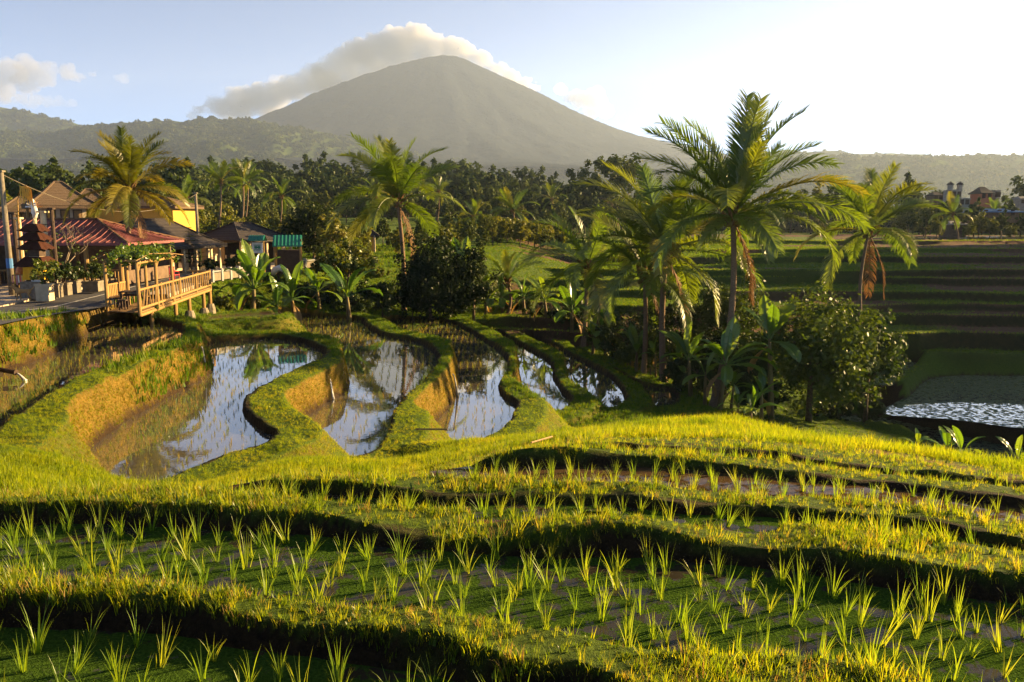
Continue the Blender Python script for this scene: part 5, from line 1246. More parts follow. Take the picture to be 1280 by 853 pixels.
# ---- yellow building behind the golden palm
p = P(172, 258, 68); t = thing('yellow_hall', (p.x, 70, ZV), 'long yellow walled hall with a low thatched roof behind the golden palm', 'building')
ze = p.z - ZV; hip_roof(t, (0, 0), 7.6, 5.0, P(172, 247, 68).z - p.z, 3.6, THATCH, ze, R(-6), .2)
MB().box((0, 0, ze / 2), (6.6, 4.0, ze - .05), R(-6)).build('wall', YELLOWW, t)
mr = Matrix.Rotation(R(-6), 4, 'Z')
for k in range(5):
    q = mr @ Vector((-2.6 + k * 1.3, -2.03, ze - 1.9)); f = MB().box(q, (.8, .08, .5), R(-6)).build('window', DARKWOOD, t)
mb = MB()
for k in range(26):
    q = mr @ Vector((-3.2 + k * .26, -2.4, ze - 2.2)); mb.box(q, (.05, .05, .8), R(-6))
q = mr @ Vector((0, -2.4, ze - 1.8)); mb.box(q, (6.6, .08, .07), R(-6)); mb.build('railing', WOOD, t)
# ---- long dark roofed pavilions
def pavilion(pa, pb, Ya, Yb, depth, rise, hipin, label, roofm, roofz=None, nposts=7, wallm=PLASTER):
    a = P(pa[0], pa[1], Ya); b = P(pb[0], pb[1], Yb); ze = (a.z + b.z) / 2 - ZV; d = Vector((b.x - a.x, b.y - a.y, 0)); L = d.length; rz = math.atan2(d.y, d.x)
    nrm = Vector((-math.sin(rz), math.cos(rz), 0)); c = (a + b) / 2 + nrm * depth / 2
    t = thing('roadside_pavilion', (c.x, c.y, ZV), label, 'building')
    hip_roof(t, (0, 0), L, depth, rise, L - hipin, roofm, ze, rz, .16)
    Mz = Matrix.Rotation(rz, 4, 'Z')
    q = Mz @ Vector((0, depth * .12, ze / 2)); MB().box(q, (L - 1.6, depth * .5, ze - .1), rz).build('wall', wallm, t)
    for k in range(nposts):
        q = Mz @ Vector((-L / 2 + .5 + k * (L - 1) / (nposts - 1), -depth / 2 + .45, 0)); MB().box((q.x, q.y, ze / 2), (.2, .2, ze), rz).build('post', PLASTER, t)
    for k in range(nposts - 1):
        u = -L / 2 + .5 + (k + .5) * (L - 1) / (nposts - 1); q = Mz @ Vector((u, depth * .12 - depth * .25 - .03, ze * .5))
        f = MB().box(q, (1.0, .08, ze * .75), rz).build('doorway' if k % 2 else 'window', DARKWOOD, t)
    for v in (-.3, 0.3):
        q = Mz @ Vector((L / 2 - .4, v * depth, 0)); MB().box((q.x, q.y, ze / 2), (.22, .22, ze), rz).build('post', PLASTER, t)
    return t
pavilion((178, 316), (284, 302.5), 55, 65, 6.5, 2.0, 5.6, 'long low pavilion with a near black tiled roof and lit brown hip', TILE)
pavilion((300, 304), (372, 296), 70, 76, 7.0, 1.5, 5.0, 'second dark roofed pavilion behind the small green roofed sign', TILE)
# ---- green roofed kiosk
def gable(t, sx, sy, h, z, m, rz=0, ov=.25, th=.07):
    mb = MB(); a, b = sx / 2, sy / 2
    for s in (-1, 1):
        p = [Vector((-a, s * b, 0)), Vector((a, s * b, 0)), Vector((a, 0, h)), Vector((-a, 0, h))]
        n = 8
        for k in range(n):
            u0, u1 = k / n, (k + 1) / n; A, B = p[0].lerp(p[1], u0), p[0].lerp(p[1], u1); D, Cc = p[3].lerp(p[2], u0), p[3].lerp(p[2], u1); m_ = .04
            mid1 = A.lerp(B, .5) + Vector((0, 0, m_)); mid2 = D.lerp(Cc, .5) + Vector((0, 0, m_))
            mb.quad(A, mid1, mid2, D); mb.quad(mid1, B, Cc, mid2)
            mb.quad(A - Vector((0, 0, th)), D - Vector((0, 0, th)), Cc - Vector((0, 0, th)), B - Vector((0, 0, th)))
        mb.quad(p[0] - Vector((0, 0, th)), p[1] - Vector((0, 0, th)), p[1], p[0])
    M = Matrix.Translation((0, 0, z)) @ Matrix.Rotation(rz, 4, 'Z'); mb.v = [tuple(M @ Vector(v)) for v in mb.v]
    return mb.build('roof', m, t)
p = P(360, 307, 60); t = thing('kiosk', (p.x, 60, ZV), 'small kiosk with a bright green gabled metal roof', 'kiosk'); ze = p.z - ZV
gable(t, 2.1, 1.9, .75, ze, GREENP, R(12))
for sx in (-.9, .9):
    for sy in (-.7, .7):
        q = Matrix.Rotation(R(12), 4, 'Z') @ Vector((sx, sy, 0)); MB().box((q.x, q.y, ze / 2), (.12, .12, ze), R(12)).build('post', BAMBOO, t)
MB().box((0, .2, ze * .42), (1.6, 1.1, ze * .84), R(12)).build('counter', DARKWOOD, t)
q = Matrix.Rotation(R(12), 4, 'Z') @ Vector((.98, 0, ze + .28)); MB().prism([(-.03, -.6), (.03, -.6), (.03, .6), (-.03, .6)], -.25, .2).build('gable_board', BAMBOO, t, loc=q).rotation_euler = (0, 0, R(12))
p = P(345, 319, 58); cg = thing('sack_pile', (p.x, 58.6, ZV + 0.02), 'white tarpaulin covered heap in front of the green kiosk', 'tarpaulin')
mb = MB(); mb.tube([(-.5, 0, 0), (-.3, 0, .35), (.1, 0, .5), (.5, 0, .25), (.65, 0, 0)], [.18, .26, .25, .2, .1], 9); mb.build('cover', WHITEP, cg, True)
# ---- information sign
p = P(322.5, 317, 57); t = thing('roofed_sign', (p.x, 57, ZV), 'white information board with green emblem under a tiny green roof', 'sign'); zb = p.z - ZV
for s in (-.42, .42): MB().box((s, 0, (zb + .95) / 2), (.08, .08, zb + .95)).build('post', BAMBOO, t)
bd = MB().box((0, -.06, zb + .4), (.76, .05, .74)).build('board', WHITEP, t)
em = MB(); 
for k, (x, z, w_, h_) in enumerate(((-.12, .46, .2, .2), (.13, .46, .2, .2), (0, .46, .14, .1), (0, .30, .5, .05), (0, .62, .5, .06), (-.22, .22, .12, .03), (.05, .22, .3, .03))): em.box((x, -.092, zb + z - .03), (w_, .012, h_))
em.build('emblem', GREENP, bd)
gable(t, 1.15, .75, .32, zb + .95, GREENP)
# ---- roadside barrier
def barrier(pts, label, n, pm=None):
    pm = pm or plain('limewash', (0.27, 0.265, 0.26), (0.18, 0.18, 0.18), 3, .9, .1, .2); L2 = [Vector((x, y, 0)) for x, y in pts]; t = thing('roadside_barrier', (L2[0].x, L2[0].y, float(plat_z(L2[0].y))), label, 'barrier')
    d = (L2[1] - L2[0]); rz = math.atan2(d.y, d.x)
    for k in range(n + 1):
        q = d * (k / n); MB().box((q.x, q.y, .42), (.22, .24, .84), rz).build('post', pm, t)
    for k in range(n):
        q = d * ((k + .5) / n); MB().box((q.x, q.y, .33), (d.length / n - .225, .12, .5), rz).build('panel', CONC, t)
        MB().box((q.x, q.y, .68), (d.length / n - .225, .16, .09), rz).build('rail', pm, t)
barrier([(-19.4, 51.5), (-18.3, 60)], 'pale concrete road barrier panels beyond the end of the bamboo deck', 7)
barrier([(-17.6, 64.5), (-14.9, 71)], 'white arched road barrier behind the banana plants', 5)
# ---- concrete poles and cable
def pole(px, pyb, pyt, label, z=ZV, r=.15):
    b = G(px, pyb, z); h = P(px, pyt, b.y).z - z; t = thing('utility_pole', (b.x, b.y, z), label, 'pole')
    MB().tube([(0, 0, 0), (0, 0, h)], [r, r * .68], 10).build('shaft', CONC, t, True)
    MB().box((0, 0, h + .03), (.3, .3, .08)).build('cap', CONC, t)
    MB().tube([(0, 0, h - .25), (-.25, 0, h - .2)], .02, 5).build('bracket', DARKWOOD, t)
    MB().tube([(0, 0, 1.5), (0, 0, 2.0)], [r * .97, r * .95], 10).build('painted_band', BLUEP if px < 100 else WHITEP, t)
    return Vector((b.x, b.y, z + h - .1))
w1 = pole(16, 372, 215, 'tall pale concrete pole at the left edge of the view', -3.95, .17)
w2 = pole(250, 338, 242, 'slimmer concrete pole beyond the bamboo deck')
cb = []
for k in range(25):
    s = k / 24; q = w1.lerp(w2, s); q.z -= 1.6 * 4 * s * (1 - s); cb.append(q)
tag(MB().tube(cb, .018, 4).build('overhead_cable', CONC), 'thin overhead cable sagging between the two concrete poles', 'cable')
# ================================================================== DECK AND ROADSIDE THINGS
ZD = -4.05
def G2(px, py, z=ZD): return G(px, py, z)
fl = P(132, 388, 35.7); fr_ = P(176, 388, 35.4); fe = P(263, 357, 48.5)
Aa = Vector((fl.x, 35.9, 0)); Bb = Vector((fr_.x, 35.3, 0)); Cc = Vector((fe.x, 48.5, 0)); Dd = Cc + (Aa - Bb) * 0.8
t = thing('bamboo_deck', (Bb.x, Bb.y, ZD), 'bamboo viewing deck on posts with a slanting rail beside the paddies', 'deck')
def loc(v, z=0.0): return Vector((v.x - Bb.x, v.y - Bb.y, z))
a, b, c, d = loc(Aa), loc(Bb), loc(Cc), loc(Dd)
NP = 44
board_me = None
for k in range(NP):
    s0, s1 = k / NP, (k + 0.93) / NP
    p0, p1, q0, q1 = b.lerp(c, s0), b.lerp(c, s1), a.lerp(d, s0), a.lerp(d, s1)
    mb = MB(); zz = -0.03 + 0.008 * rnd.random()
    mb.v = [(p0.x, p0.y, zz), (p1.x, p1.y, zz), (q1.x, q1.y, zz), (q0.x, q0.y, zz)]
    mb.v += [(x, y, z - .05) for x, y, z in mb.v]; mb.f = [(0, 1, 2, 3), (7, 6, 5, 4), (0, 4, 5, 1), (1, 5, 6, 2), (2, 6, 7, 3), (3, 7, 4, 0)]
    mb.build('plank', WOOD, t)
for u, v in ((b, c), (a, d)): MB().tube([u + Vector((0, 0, -.17)), v + Vector((0, 0, -.17))], .08, 8).build('floor_beam', BAMBOO, t)
RH = 0.95
for u, v, nm in ((b, c, 'near'), (d, c, 'end')):
    MB().tube([u + Vector((0, 0, RH)), v + Vector((0, 0, RH))], .055, 8).build('handrail', BAMBOO, t)
    MB().tube([u + Vector((0, 0, .12)), v + Vector((0, 0, .12))], .06, 8).build('bottom_rail', BAMBOO, t)
L = (c - b).length; nb = 30
for k in range(nb):
    s = (k + .5) / nb; q = b.lerp(c, s); tl = rnd.uniform(-.09, .09) if k > 6 else rnd.uniform(.05, .22) * (1 if k % 3 else -1)
    e = (c - b).normalized() * tl
    MB().tube([q + Vector((0, 0, .12)) - e, q + Vector((0, 0, RH)) + e], .035, 6).build('baluster', BAMBOO, t)
for k in range(4):
    q = d.lerp(c, (k + .5) / 4); MB().tube([q + Vector((0, 0, .12)), q + Vector((0, 0, RH))], .035, 6).build('baluster', BAMBOO, t)
for s in (0, .25, .5, .75, 1.0):
    q = b.lerp(c, s); MB().tube([q + Vector((0, 0, -.2)), q + Vector((0, 0, RH + .1))], .065, 8).build('rail_post', BAMBOO, t)
# legs below, stone footings
for s, side in ((.12, 0), (.42, 0), (.62, 0), (.86, 0), (.98, 0), (.45, 1), (.8, 1)):
    q = (b.lerp(c, s) if side == 0 else a.lerp(d, s)); gz = min(-.3, ground_z(q.x + Bb.x, q.y + Bb.y) - ZD)
    lg = MB().tube([(q.x, q.y, gz - .2), (q.x, q.y, -.15)], .10, 8).build('leg', BAMBOO, t)
    if s > .6:
        MB().tube([(q.x, q.y, gz - .2), (q.x, q.y, gz + .2), (q.x, q.y, gz + .45)], [.32, .28, .2], 9).build('footing', STONE, lg)
# pergola over the near half, overgrown by a creeper
pg = thing('vine_pergola', (Bb.x, Bb.y, ZD), 'bamboo pergola with a leafy green creeper roof over the deck table', 'pergola')
ft = (0.0, .2, .40)
PH = 2.15
for s in ft:
    for u, v in ((b, c), (a, d)):
        q = u.lerp(v, s); MB().tube([(q.x, q.y, -.1), (q.x, q.y, PH)], [.085, .07], 8).build('post', BAMBOO, pg)
for u, v in ((b, c), (a, d)):
    MB().tube([u + Vector((0, 0, PH)), u.lerp(v, .44) + Vector((0, 0, PH))], .06, 8).build('beam', BAMBOO, pg)
for k in range(9):
    s = k * .053; MB().tube([b.lerp(c, s) + Vector((0, 0, PH + .08)) + (b - a) * .12, a.lerp(d, s) + Vector((0, 0, PH + .08)) - (b - a) * .12], .035, 6).build('lath', BAMBOO, pg)
for s in ft:
    q = b.lerp(c, s); MB().tube([(q.x, q.y, PH - .5), (q.x - .05, q.y + .45, PH - .02)], .035, 6).build('brace', BAMBOO, pg)
VINE = leafmat('creeper_leaf', [(0.1, (0.045, 0.09, 0.008)), (0.5, (0.09, 0.15, 0.012)), (0.9, (0.15, 0.19, 0.02))], 0.45, 0.1, 0.35, 2.0, tint=(1.5, 1.3, 0.4))
me = leafcloud(3001, 5200, (1.2, 3.2, .42), 300, .17, .6, .1, crk=2.2); me.materials.append(VINE)
q = (b + a) / 2; q = q.lerp((c + d) / 2, .2); vt = thing('creeper', (Bb.x + q.x, Bb.y + q.y, ZD + PH + .28), 'thick leafy creeper covering the pergola roof', 'creeper')
o = link('foliage', me, vt, (0, 0, 0), (0, 0, R(3)))
mb = MB()
for k in range(5): mb.tube([(-1 + k * .5, -2.6, -.2), (-1.1 + k * .5, -1, .05), (-.9 + k * .45, 1.2, .0), (-1 + k * .5, 2.6, -.15)], .02, 5)
mb.build('stem', WOOD, vt)
# table and benches on the deck
tq = b.lerp(c, .10).lerp(a.lerp(d, .10), .5)
tt = thing('picnic_table', (Bb.x + tq.x, Bb.y + tq.y, ZD), 'dark wooden table under the pergola on the deck', 'table', rz=R(4))
MB().box((0, 0, .76), (1.0, .75, .06)).build('tabletop', DARKWOOD, tt)
for sx in (-.42, .42):
    for sy in (-.3, .3): MB().box((sx, sy, .365), (.08, .08, .73)).build('leg', DARKWOOD, tt)
MB().box((0, 0, .6), (.84, .05, .12)).build('rail', DARKWOOD, tt)
for (dx, dy, lb) in ((-.05, -.85, 'small wooden stool at the front of the deck table'), (-.72, .1, 'small wooden stool left of the deck table'), (.1, .95, 'small wooden stool behind the deck table')):
    st = thing('stool', (Bb.x + tq.x + dx, Bb.y + tq.y + dy, ZD), lb, 'stool')
    MB().box((0, 0, .44), (.36, .36, .05)).build('seat', WOOD if dy > .5 else DARKWOOD, st)
    for sx in (-.13, .13):
        for sy in (-.13, .13): MB().box((sx, sy, .21), (.05, .05, .42)).build('leg', DARKWOOD, st)
# potted plant by the deck corner and backrest bench
bq = a.lerp(d, .18)
bn = thing('slatted_bench', (Bb.x + bq.x - .2, Bb.y + bq.y, ZD), 'pale slatted bench along the road side of the deck', 'bench', rz=R(93))
MB().box((0, 0, .42), (2.0, .4, .05)).build('seat', BAMBOO, bn)
for k in range(12): MB().box((-.95 + k * .172, .2, .75), (.11, .03, .55)).build('slat', BAMBOO, bn)
MB().box((0, .2, 1.04), (2.05, .06, .07)).build('top_rail', BAMBOO, bn)
for sx in (-.9, .9):
    for sy in (-.16, .18): MB().box((sx, sy, .2), (.06, .06, .4)).build('leg', BAMBOO, bn)
# red chair on the far pavement
rp = G(206, 353, ZV + .1); rc = thing('chair', (rp.x + .2, rp.y + 1.0, float(plat_z(rp.y)) + .06), 'red plastic chair seen through the pergola posts', 'chair', rz=R(160))
MB().box((0, 0, .44), (.46, .46, .04)).build('seat', REDP, rc)
mb = MB(); 
for k in range(5): mb.box((-.18 + k * .09, .22, .72), (.065, .03, .5))
mb.box((0, .22, .95), (.46, .04, .09)).build('backrest', REDP, rc)
for sx in (-.2, .2):
    for sy in (-.2, .2): MB().tube([(sx * 1.1, sy * 1.1, 0), (sx, sy, .43)], .022, 6).build('leg', REDP, rc)
    MB().tube([(sx * 1.1, -.2, .43), (sx * 1.1, -.18, .66), (sx * 1.05, .2, .68)], .022, 6).build('armrest', REDP, rc)
# ---- planters and their shrubs along the pavement
PL = [((57, 376), .8, .95, 'yellow lit square concrete planter nearest the shrine', BRIGHT), ((70, 372), .7, .8, 'pale concrete planter second from the shrine', DARK), ((81, 369), .75, .75, 'pale concrete planter in the middle of the pavement row', DARK), ((93, 366), .7, .75, 'pale concrete planter under the bare branched shrub', DARK), ((117, 364), 1.1, .65, 'long concrete planter just left of the pergola', DARK), ((128, 362), .6, .6, 'small concrete planter behind the pergola post', BRIGHT)]
SB = ['bright low shrub in the planter nearest the shrine', 'dark shrub in the second planter from the shrine', 'dark shrub in the middle planter of the pavement row', 'tangled shrub in the planter under bare branches', 'round green shrub in the long planter left of the pergola', 'small light shrub in the planter behind the pergola post']
zp = -3.84
for k, ((px, py), w_, h_, lb, mt) in enumerate(PL):
    w_ *= .8; h_ *= .85
    p = G(px, py, zp); tb = thing('planter', (p.x, p.y, zp), lb, 'planter', rz=R(6))
    mb = MB(); mb.prism([(-w_*.46, -w_*.46), (w_*.46, -w_*.46), (w_*.46, w_*.46), (-w_*.46, w_*.46)], 0, h_ - .08); mb.build('box', CONC if k else PLASTER, tb)
    mb = MB()
    for (x, y, sx, sy) in ((0, -w_*.46, w_, .08), (0, w_*.46, w_, .08), (-w_*.46, 0, .08, w_*.84), (w_*.46, 0, .08, w_*.84)): mb.box((x, y, h_ - .04), (sx, sy, .1))
    mb.build('rim', CONC if k else PLASTER, tb)
    MB().box((0, 0, h_ - .09), (w_ * .8, w_ * .8, .06)).build('soil', DARKWOOD, tb)
    s_ = thing('planted_shrub', (p.x, p.y, zp + h_ - .06), SB[k], 'shrub')
    mb = MB()
    for j in range(5): an = j * 1.3; mb.tube([(0, 0, -.05), (math.cos(an) * .15, math.sin(an) * .15, .35), (math.cos(an) * .4, math.sin(an) * .4, .7)], [.03, .022, .01], 5)
    mb.build('stem', BARK2, s_)
    me = leafcloud(3100 + k, 900, (.75, .7, .6), 22, .17, .5, .3); me.materials.append(mt); link('foliage', me, s_, (0, 0, .65))
# frangipani with bare pale branches behind the planters
p = G(76, 362, zp); fb = thing('bare_tree', (p.x, p.y, ZV), 'small tree with crooked bare pale branches behind the planters', 'tree')
PALEB = plain('pale_branch', (0.20, 0.16, 0.11), (0.12, 0.09, 0.06), 6, .9, .1, .3)
mb = MB(); rg = random.Random(5)
def limb(p0, d0, L_, r_, lv):
    p1 = p0 + d0 * L_ * .5 + Vector((rg.uniform(-.1, .1), rg.uniform(-.1, .1), .05)); p2 = p1 + (d0 + Vector((rg.uniform(-.4, .4), rg.uniform(-.4, .4), .25))).normalized() * L_ * .5
    mb.tube([p0, p1, p2], [r_, r_ * .8, r_ * .6], 6)
    if lv:
        for k in range(2 + (lv > 2)): limb(p2, (d0 + Vector((rg.uniform(-1, 1), rg.uniform(-1, 1), rg.uniform(-.1, .7)))).normalized(), L_ * .72, r_ * .6, lv - 1)
limb(Vector((0, 0, 0)), Vector((0, 0, 1)), 1.3, .06, 4)
mb.build('branches', PALEB, fb, True)
me = leafcloud(3200, 260, (1.3, 1.2, .8), 26, .2, .4, .6); me.materials.append(DARK); link('foliage', me, fb, (0, 0, 2.6))
# ---- shrine with tiered roofs behind the concrete pole
p = G(42, 374, -3.85); sh = thing('tiered_shrine', (p.x, p.y + .6, -3.9), 'small shrine with stacked reddish brown tiers and a yellow cloth round its body', 'shrine')
def tier(z, w0, w1, h, nm, m):
    mb = MB(); n = 16
    lo = []; hi = []
    for k in range(n):
        an = 2 * math.pi * k / n; q = max(abs(math.cos(an)), abs(math.sin(an))); x, y = math.cos(an) / q, math.sin(an) / q
        sc = -.07 * (k % 2); lo.append((x * w0 / 2, y * w0 / 2, z + sc)); hi.append((x * w1 / 2, y * w1 / 2, z + h))
    i = 0; mb.v = lo + hi
    for k in range(n): k2 = (k + 1) % n; mb.f.append((k, k2, n + k2, n + k))
    mb.f.append(tuple(range(2 * n - 1, n - 1, -1))[::-1]); mb.f.append(tuple(range(n))[::-1])
    return mb.build(nm, m, sh)
IJUK = plain('palm_fibre_roof', (0.055, 0.022, 0.014), (0.03, 0.013, 0.010), 9, 1.0, .05, .8, stretch=(3, 3, .6))
MB().box((0, 0, .45), (1.2, 1.2, .9)).build('base', STONE, sh)
MB().box((0, 0, 1.25), (.8, .8, .75)).build('body', DARKWOOD, sh)
cl = MB(); n = 24
for k in range(n + 1):
    an = 2 * math.pi * k / n; q = max(abs(math.cos(an)), abs(math.sin(an))) ** .8; rr2 = (.47 + .03 * (k % 2)) / q
    cl.v += [(math.cos(an) * rr2, math.sin(an) * rr2, 1.62), (math.cos(an) * rr2 * 1.08, math.sin(an) * rr2 * 1.08, .98)]
for k in range(n): cl.f.append((2 * k, 2 * k + 1, 2 * k + 3, 2 * k + 2))
cl.build('cloth', plain('yellow_cloth', (0.72, 0.42, 0.02), (0.6, 0.30, 0.02), 3, .8, .1, .2), sh)
cl2 = MB().box((.15, -.52, .86), (.45, .03, .26)); cl2.build('white_cloth', WHITEP, sh)
tier(1.68, 1.55, .8, .42, 'roof', IJUK)
for k, (z, w_) in enumerate(((2.5, 1.25), (2.95, 1.15), (3.38, 1.0))):
    MB().box((0, 0, z - .18), (w_ * .45, w_ * .45, .4)).build('neck', DARKWOOD, sh); tier(z, w_, w_ * .45, .33, 'roof_tier', IJUK)
MB().tube([(0, 0, 3.7), (0, 0, 4.0)], [.1, .02], 6).build('finial', STONE, sh)
MB().box((0, 0, 2.12), (.5, .5, .3)).build('neck', PLASTER, sh)
# gate posts
def gpost(px, pb, pt, Y, m, w_, lb, capm=None):
    q = P(px, pb, Y); h = P(px, pt, Y).z - q.z; g = float(plat_z(Y)); tg = thing('gate_post', (q.x, Y, g), lb, 'post')
    top = q.z + h - g
    MB().tube([(0, 0, 0), (0, 0, top)], [w_, w_ * .85], 8).build('shaft', m, tg); MB().box((0, 0, top + .04), (w_ * 2.6, w_ * 2.6, .09)).build('cap', capm or m, tg)
    for k in range(3): MB().tube([(0, 0, top * (.45 + .2 * k)), (0, 0, top * (.45 + .2 * k) + .06)], w_ * 1.08, 8).build('band', DARKWOOD, tg)
gpost(27, 318, 274, 41.5, PLASTER, .13, 'bright cream post left of the tiered shrine')
gpost(21, 318, 268, 41.8, DARKWOOD, .12, 'dark post between the concrete pole and the cream post')
gpost(58, 318, 266, 42.5, PLASTER, .17, 'thick cream post right of the tiered shrine')
gpost(70, 330, 262, 42.6, DARKWOOD, .11, 'tall dark post right of the thick cream one')
# penjor: bamboo pole with a drooping tip and palm leaf ornaments
q = P(24, 330, 41); g = float(plat_z(41)); pj = thing('ceremonial_bamboo_pole', (q.x, 41.2, g), 'tall curved bamboo pole with a drooping gold palm leaf plume', 'pole')
tip = [(0, 0, 0), (.02, 0, 2), (.03, 0, 4), (.1, 0, 5.0), (.32, 0, 5.65), (.6, 0, 5.72), (.8, 0, 5.35)]
MB().tube(tip, [.06, .055, .04, .03, .022, .016, .01], 7).build('pole', BAMBOO, pj)
pm_ = MB(); rg = random.Random(3)
for k in range(46):
    s = rg.uniform(.0, 1); x = .3 + s * .5; z = 5.68 - .3 * max(0, s - .5); L_ = rg.uniform(.4, .95); o_ = rg.uniform(-.12, .12); y = rg.uniform(-.1, .1)
    pm_.quad((x, y, z), (x + .045, y, z), (x + o_ + .03, y * 2, z - L_), (x + o_, y * 2, z - L_))
pm_.build('plume', plain('gold_palm_leaf', (0.55, 0.34, 0.05), (0.40, 0.22, 0.03), 7, .7, .2, .2), pj)
lf = MB()
for k in range(30):
    an = rg.uniform(0, 6.28); z = rg.uniform(3.4, 4.8); L_ = rg.uniform(.25, .55); e = rg.uniform(-.6, .6)
    a_0 = Vector((.05, 0, z)); d_ = Vector((math.cos(an) * math.cos(e), math.sin(an) * math.cos(e), math.sin(e))); s_ = d_.cross(Vector((0, 0, 1))).normalized() * .035
    lf.tri(a_0 - s_, a_0 + s_, a_0 + d_ * L_)
lf.build('leaf', BRIGHT, pj)
# white carved ornament on its own pale pole
q = P(46, 300, 43); g = float(plat_z(43)); co = thing('carved_ornament_pole', (q.x, 43, g), 'pale pole topped by a white and orange winged ornament above the red roof', 'ornament')
zt = P(46, 262, 43).z - g
MB().tube([(0, 0, 0), (0, 0, zt)], [.09, .075], 8).build('pole', PLASTER, co)
mb = MB(); mb.tube([(0, 0, zt - .45), (.03, 0, zt - .2), (.0, 0, zt + .2), (-.06, 0, zt + .45), (-.12, 0, zt + .62)], [.12, .17, .13, .10, .04], 8); mb.build('body', WHITEP, co, True)
for s, nm in ((-1, 'wing'), (1, 'wing')):
    mb = MB()
    for k in range(6):
        an = R(10 + k * 22); r0_ = .5 - .04 * k; mb.quad((0, -.02, zt + .1), (0, .02, zt + .16), (s * math.cos(an) * r0_, .05, zt + .1 + math.sin(an) * r0_), (s * math.cos(an) * r0_ * .9, -.05, zt + .02 + math.sin(an) * r0_))
    mb.build(nm, plain('orange_gilt', (0.55, 0.25, 0.05), (0.4, 0.16, 0.03), 6, .5, .3, .1) if s > 0 else WHITEP, co)
# festive offering stand with coloured ribbons
p = G(28, 372, -3.85); of = thing('offering_stand', (p.x, p.y, -3.84), 'thin legged offering stand hung with pink and orange ribbons beside the pole', 'stand')
for sx in (-.2, .2):
    for sy in (-.15, .15): MB().tube([(sx * 1.2, sy * 1.2, 0), (sx, sy, 1.1)], .022, 6).build('leg', BAMBOO, of)
MB().box((0, 0, 1.12), (.55, .45, .05)).build('tray', BAMBOO, of)
for k, cc in enumerate(((0.62, 0.20, 0.16), (0.68, 0.34, 0.05), (0.60, 0.25, 0.22), (0.70, 0.62, 0.5), (0.55, 0.12, 0.08), (0.66, 0.4, 0.08))):
    x = -.24 + .095 * k; MB().box((x, -.24, .93 - .03 * (k % 3)), (.07, .012, .36 + .06 * (k % 3))).build('ribbon', plain('ribbon_%d' % k, cc, tuple(v * .8 for v in cc), 4, .7, .2, 0), of)
mb = MB(); mb.tube([(0, 0, 1.14), (0, 0, 1.25), (0, 0, 1.45), (0, 0, 1.62)], [.2, .22, .15, .03], 9); mb.build('offering', plain('offering_fruit', (0.60, 0.25, 0.05), (0.45, 0.08, 0.04), 12, .6, .3, .3), of, True)
# ---- the dog on the pavement
p = G(32, 376.5, -3.84)
dg = thing('dog', (p.x, p.y - .2, -3.80), 'tan dog standing on the pavement in front of the shrine', 'dog', rz=R(188))
me = bpy.data.meshes.new('body'); bm = bmesh.new(); skin = []
def nv(co, r): v = bm.verts.new(co); skin.append(r); return v
pel = nv((-.30, 0, .46), .095); mid = nv((-.08, 0, .45), .095); che = nv((.16, 0, .46), .125); nk = nv((.30, 0, .58), .075); hd = nv((.38, 0, .69), .075); mz = nv((.47, 0, .665), .04); ns_ = nv((.54, 0, .655), .028)
for u, v in ((pel, mid), (mid, che), (che, nk), (nk, hd), (hd, mz), (mz, ns_)): bm.edges.new((u, v))
tl = [nv((-.40, 0, .52), .03), nv((-.50, 0, .60), .022), nv((-.54, 0, .70), .014)]; bm.edges.new((pel, tl[0])); bm.edges.new((tl[0], tl[1])); bm.edges.new((tl[1], tl[2]))
for s in (-1, 1):
    st = .05 * s
    f = [nv((.17, .075 * s, .34), .05), nv((.16 + st, .08 * s, .20), .032), nv((.175 + st, .08 * s, .05), .024), nv((.215 + st, .08 * s, .025), .024)]
    h = [nv((-.30, .075 * s, .36), .068), nv((-.25 - st, .085 * s, .27), .045), nv((-.35 - st, .085 * s, .16), .027), nv((-.335 - st, .085 * s, .05), .023), nv((-.295 - st, .085 * s, .025), .023)]
    bm.edges.new((che, f[0])); [bm.edges.new((f[i], f[i + 1])) for i in range(3)]; bm.edges.new((pel, h[0])); [bm.edges.new((h[i], h[i + 1])) for i in range(4)]
    e = [nv((.37, .05 * s, .75), .028), nv((.355, .075 * s, .80), .012)]; bm.edges.new((hd, e[0])); bm.edges.new((e[0], e[1]))
bm.verts.index_update(); bm.to_mesh(me); bm.free()
db = link('body', me, dg); sk = db.modifiers.new('skin', 'SKIN'); sb_ = db.modifiers.new('sub', 'SUBSURF'); sb_.levels = 1; sb_.render_levels = 2
for v, r_0 in zip(me.skin_vertices[0].data, skin): v.radius = (r_0, r_0)
me.skin_vertices[0].data[0].use_root = True
me.materials.append(plain('dog_fur', (0.42, 0.23, 0.08), (0.30, 0.16, 0.06), 6, .9, .1, .2))
for s in (-1, 1):
    bm = bmesh.new(); bmesh.ops.create_icosphere(bm, subdivisions=1, radius=.012); m2 = bpy.data.meshes.new('eye'); bm.to_mesh(m2); bm.free(); m2.materials.append(DARKWOOD); link('eye', m2, dg, (.435, .035 * s, .705))
bm = bmesh.new(); bmesh.ops.create_icosphere(bm, subdivisions=1, radius=.018); m2 = bpy.data.meshes.new('nose'); bm.to_mesh(m2); bm.free(); m2.materials.append(DARKWOOD); link('nose', m2, dg, (.565, 0, .665))
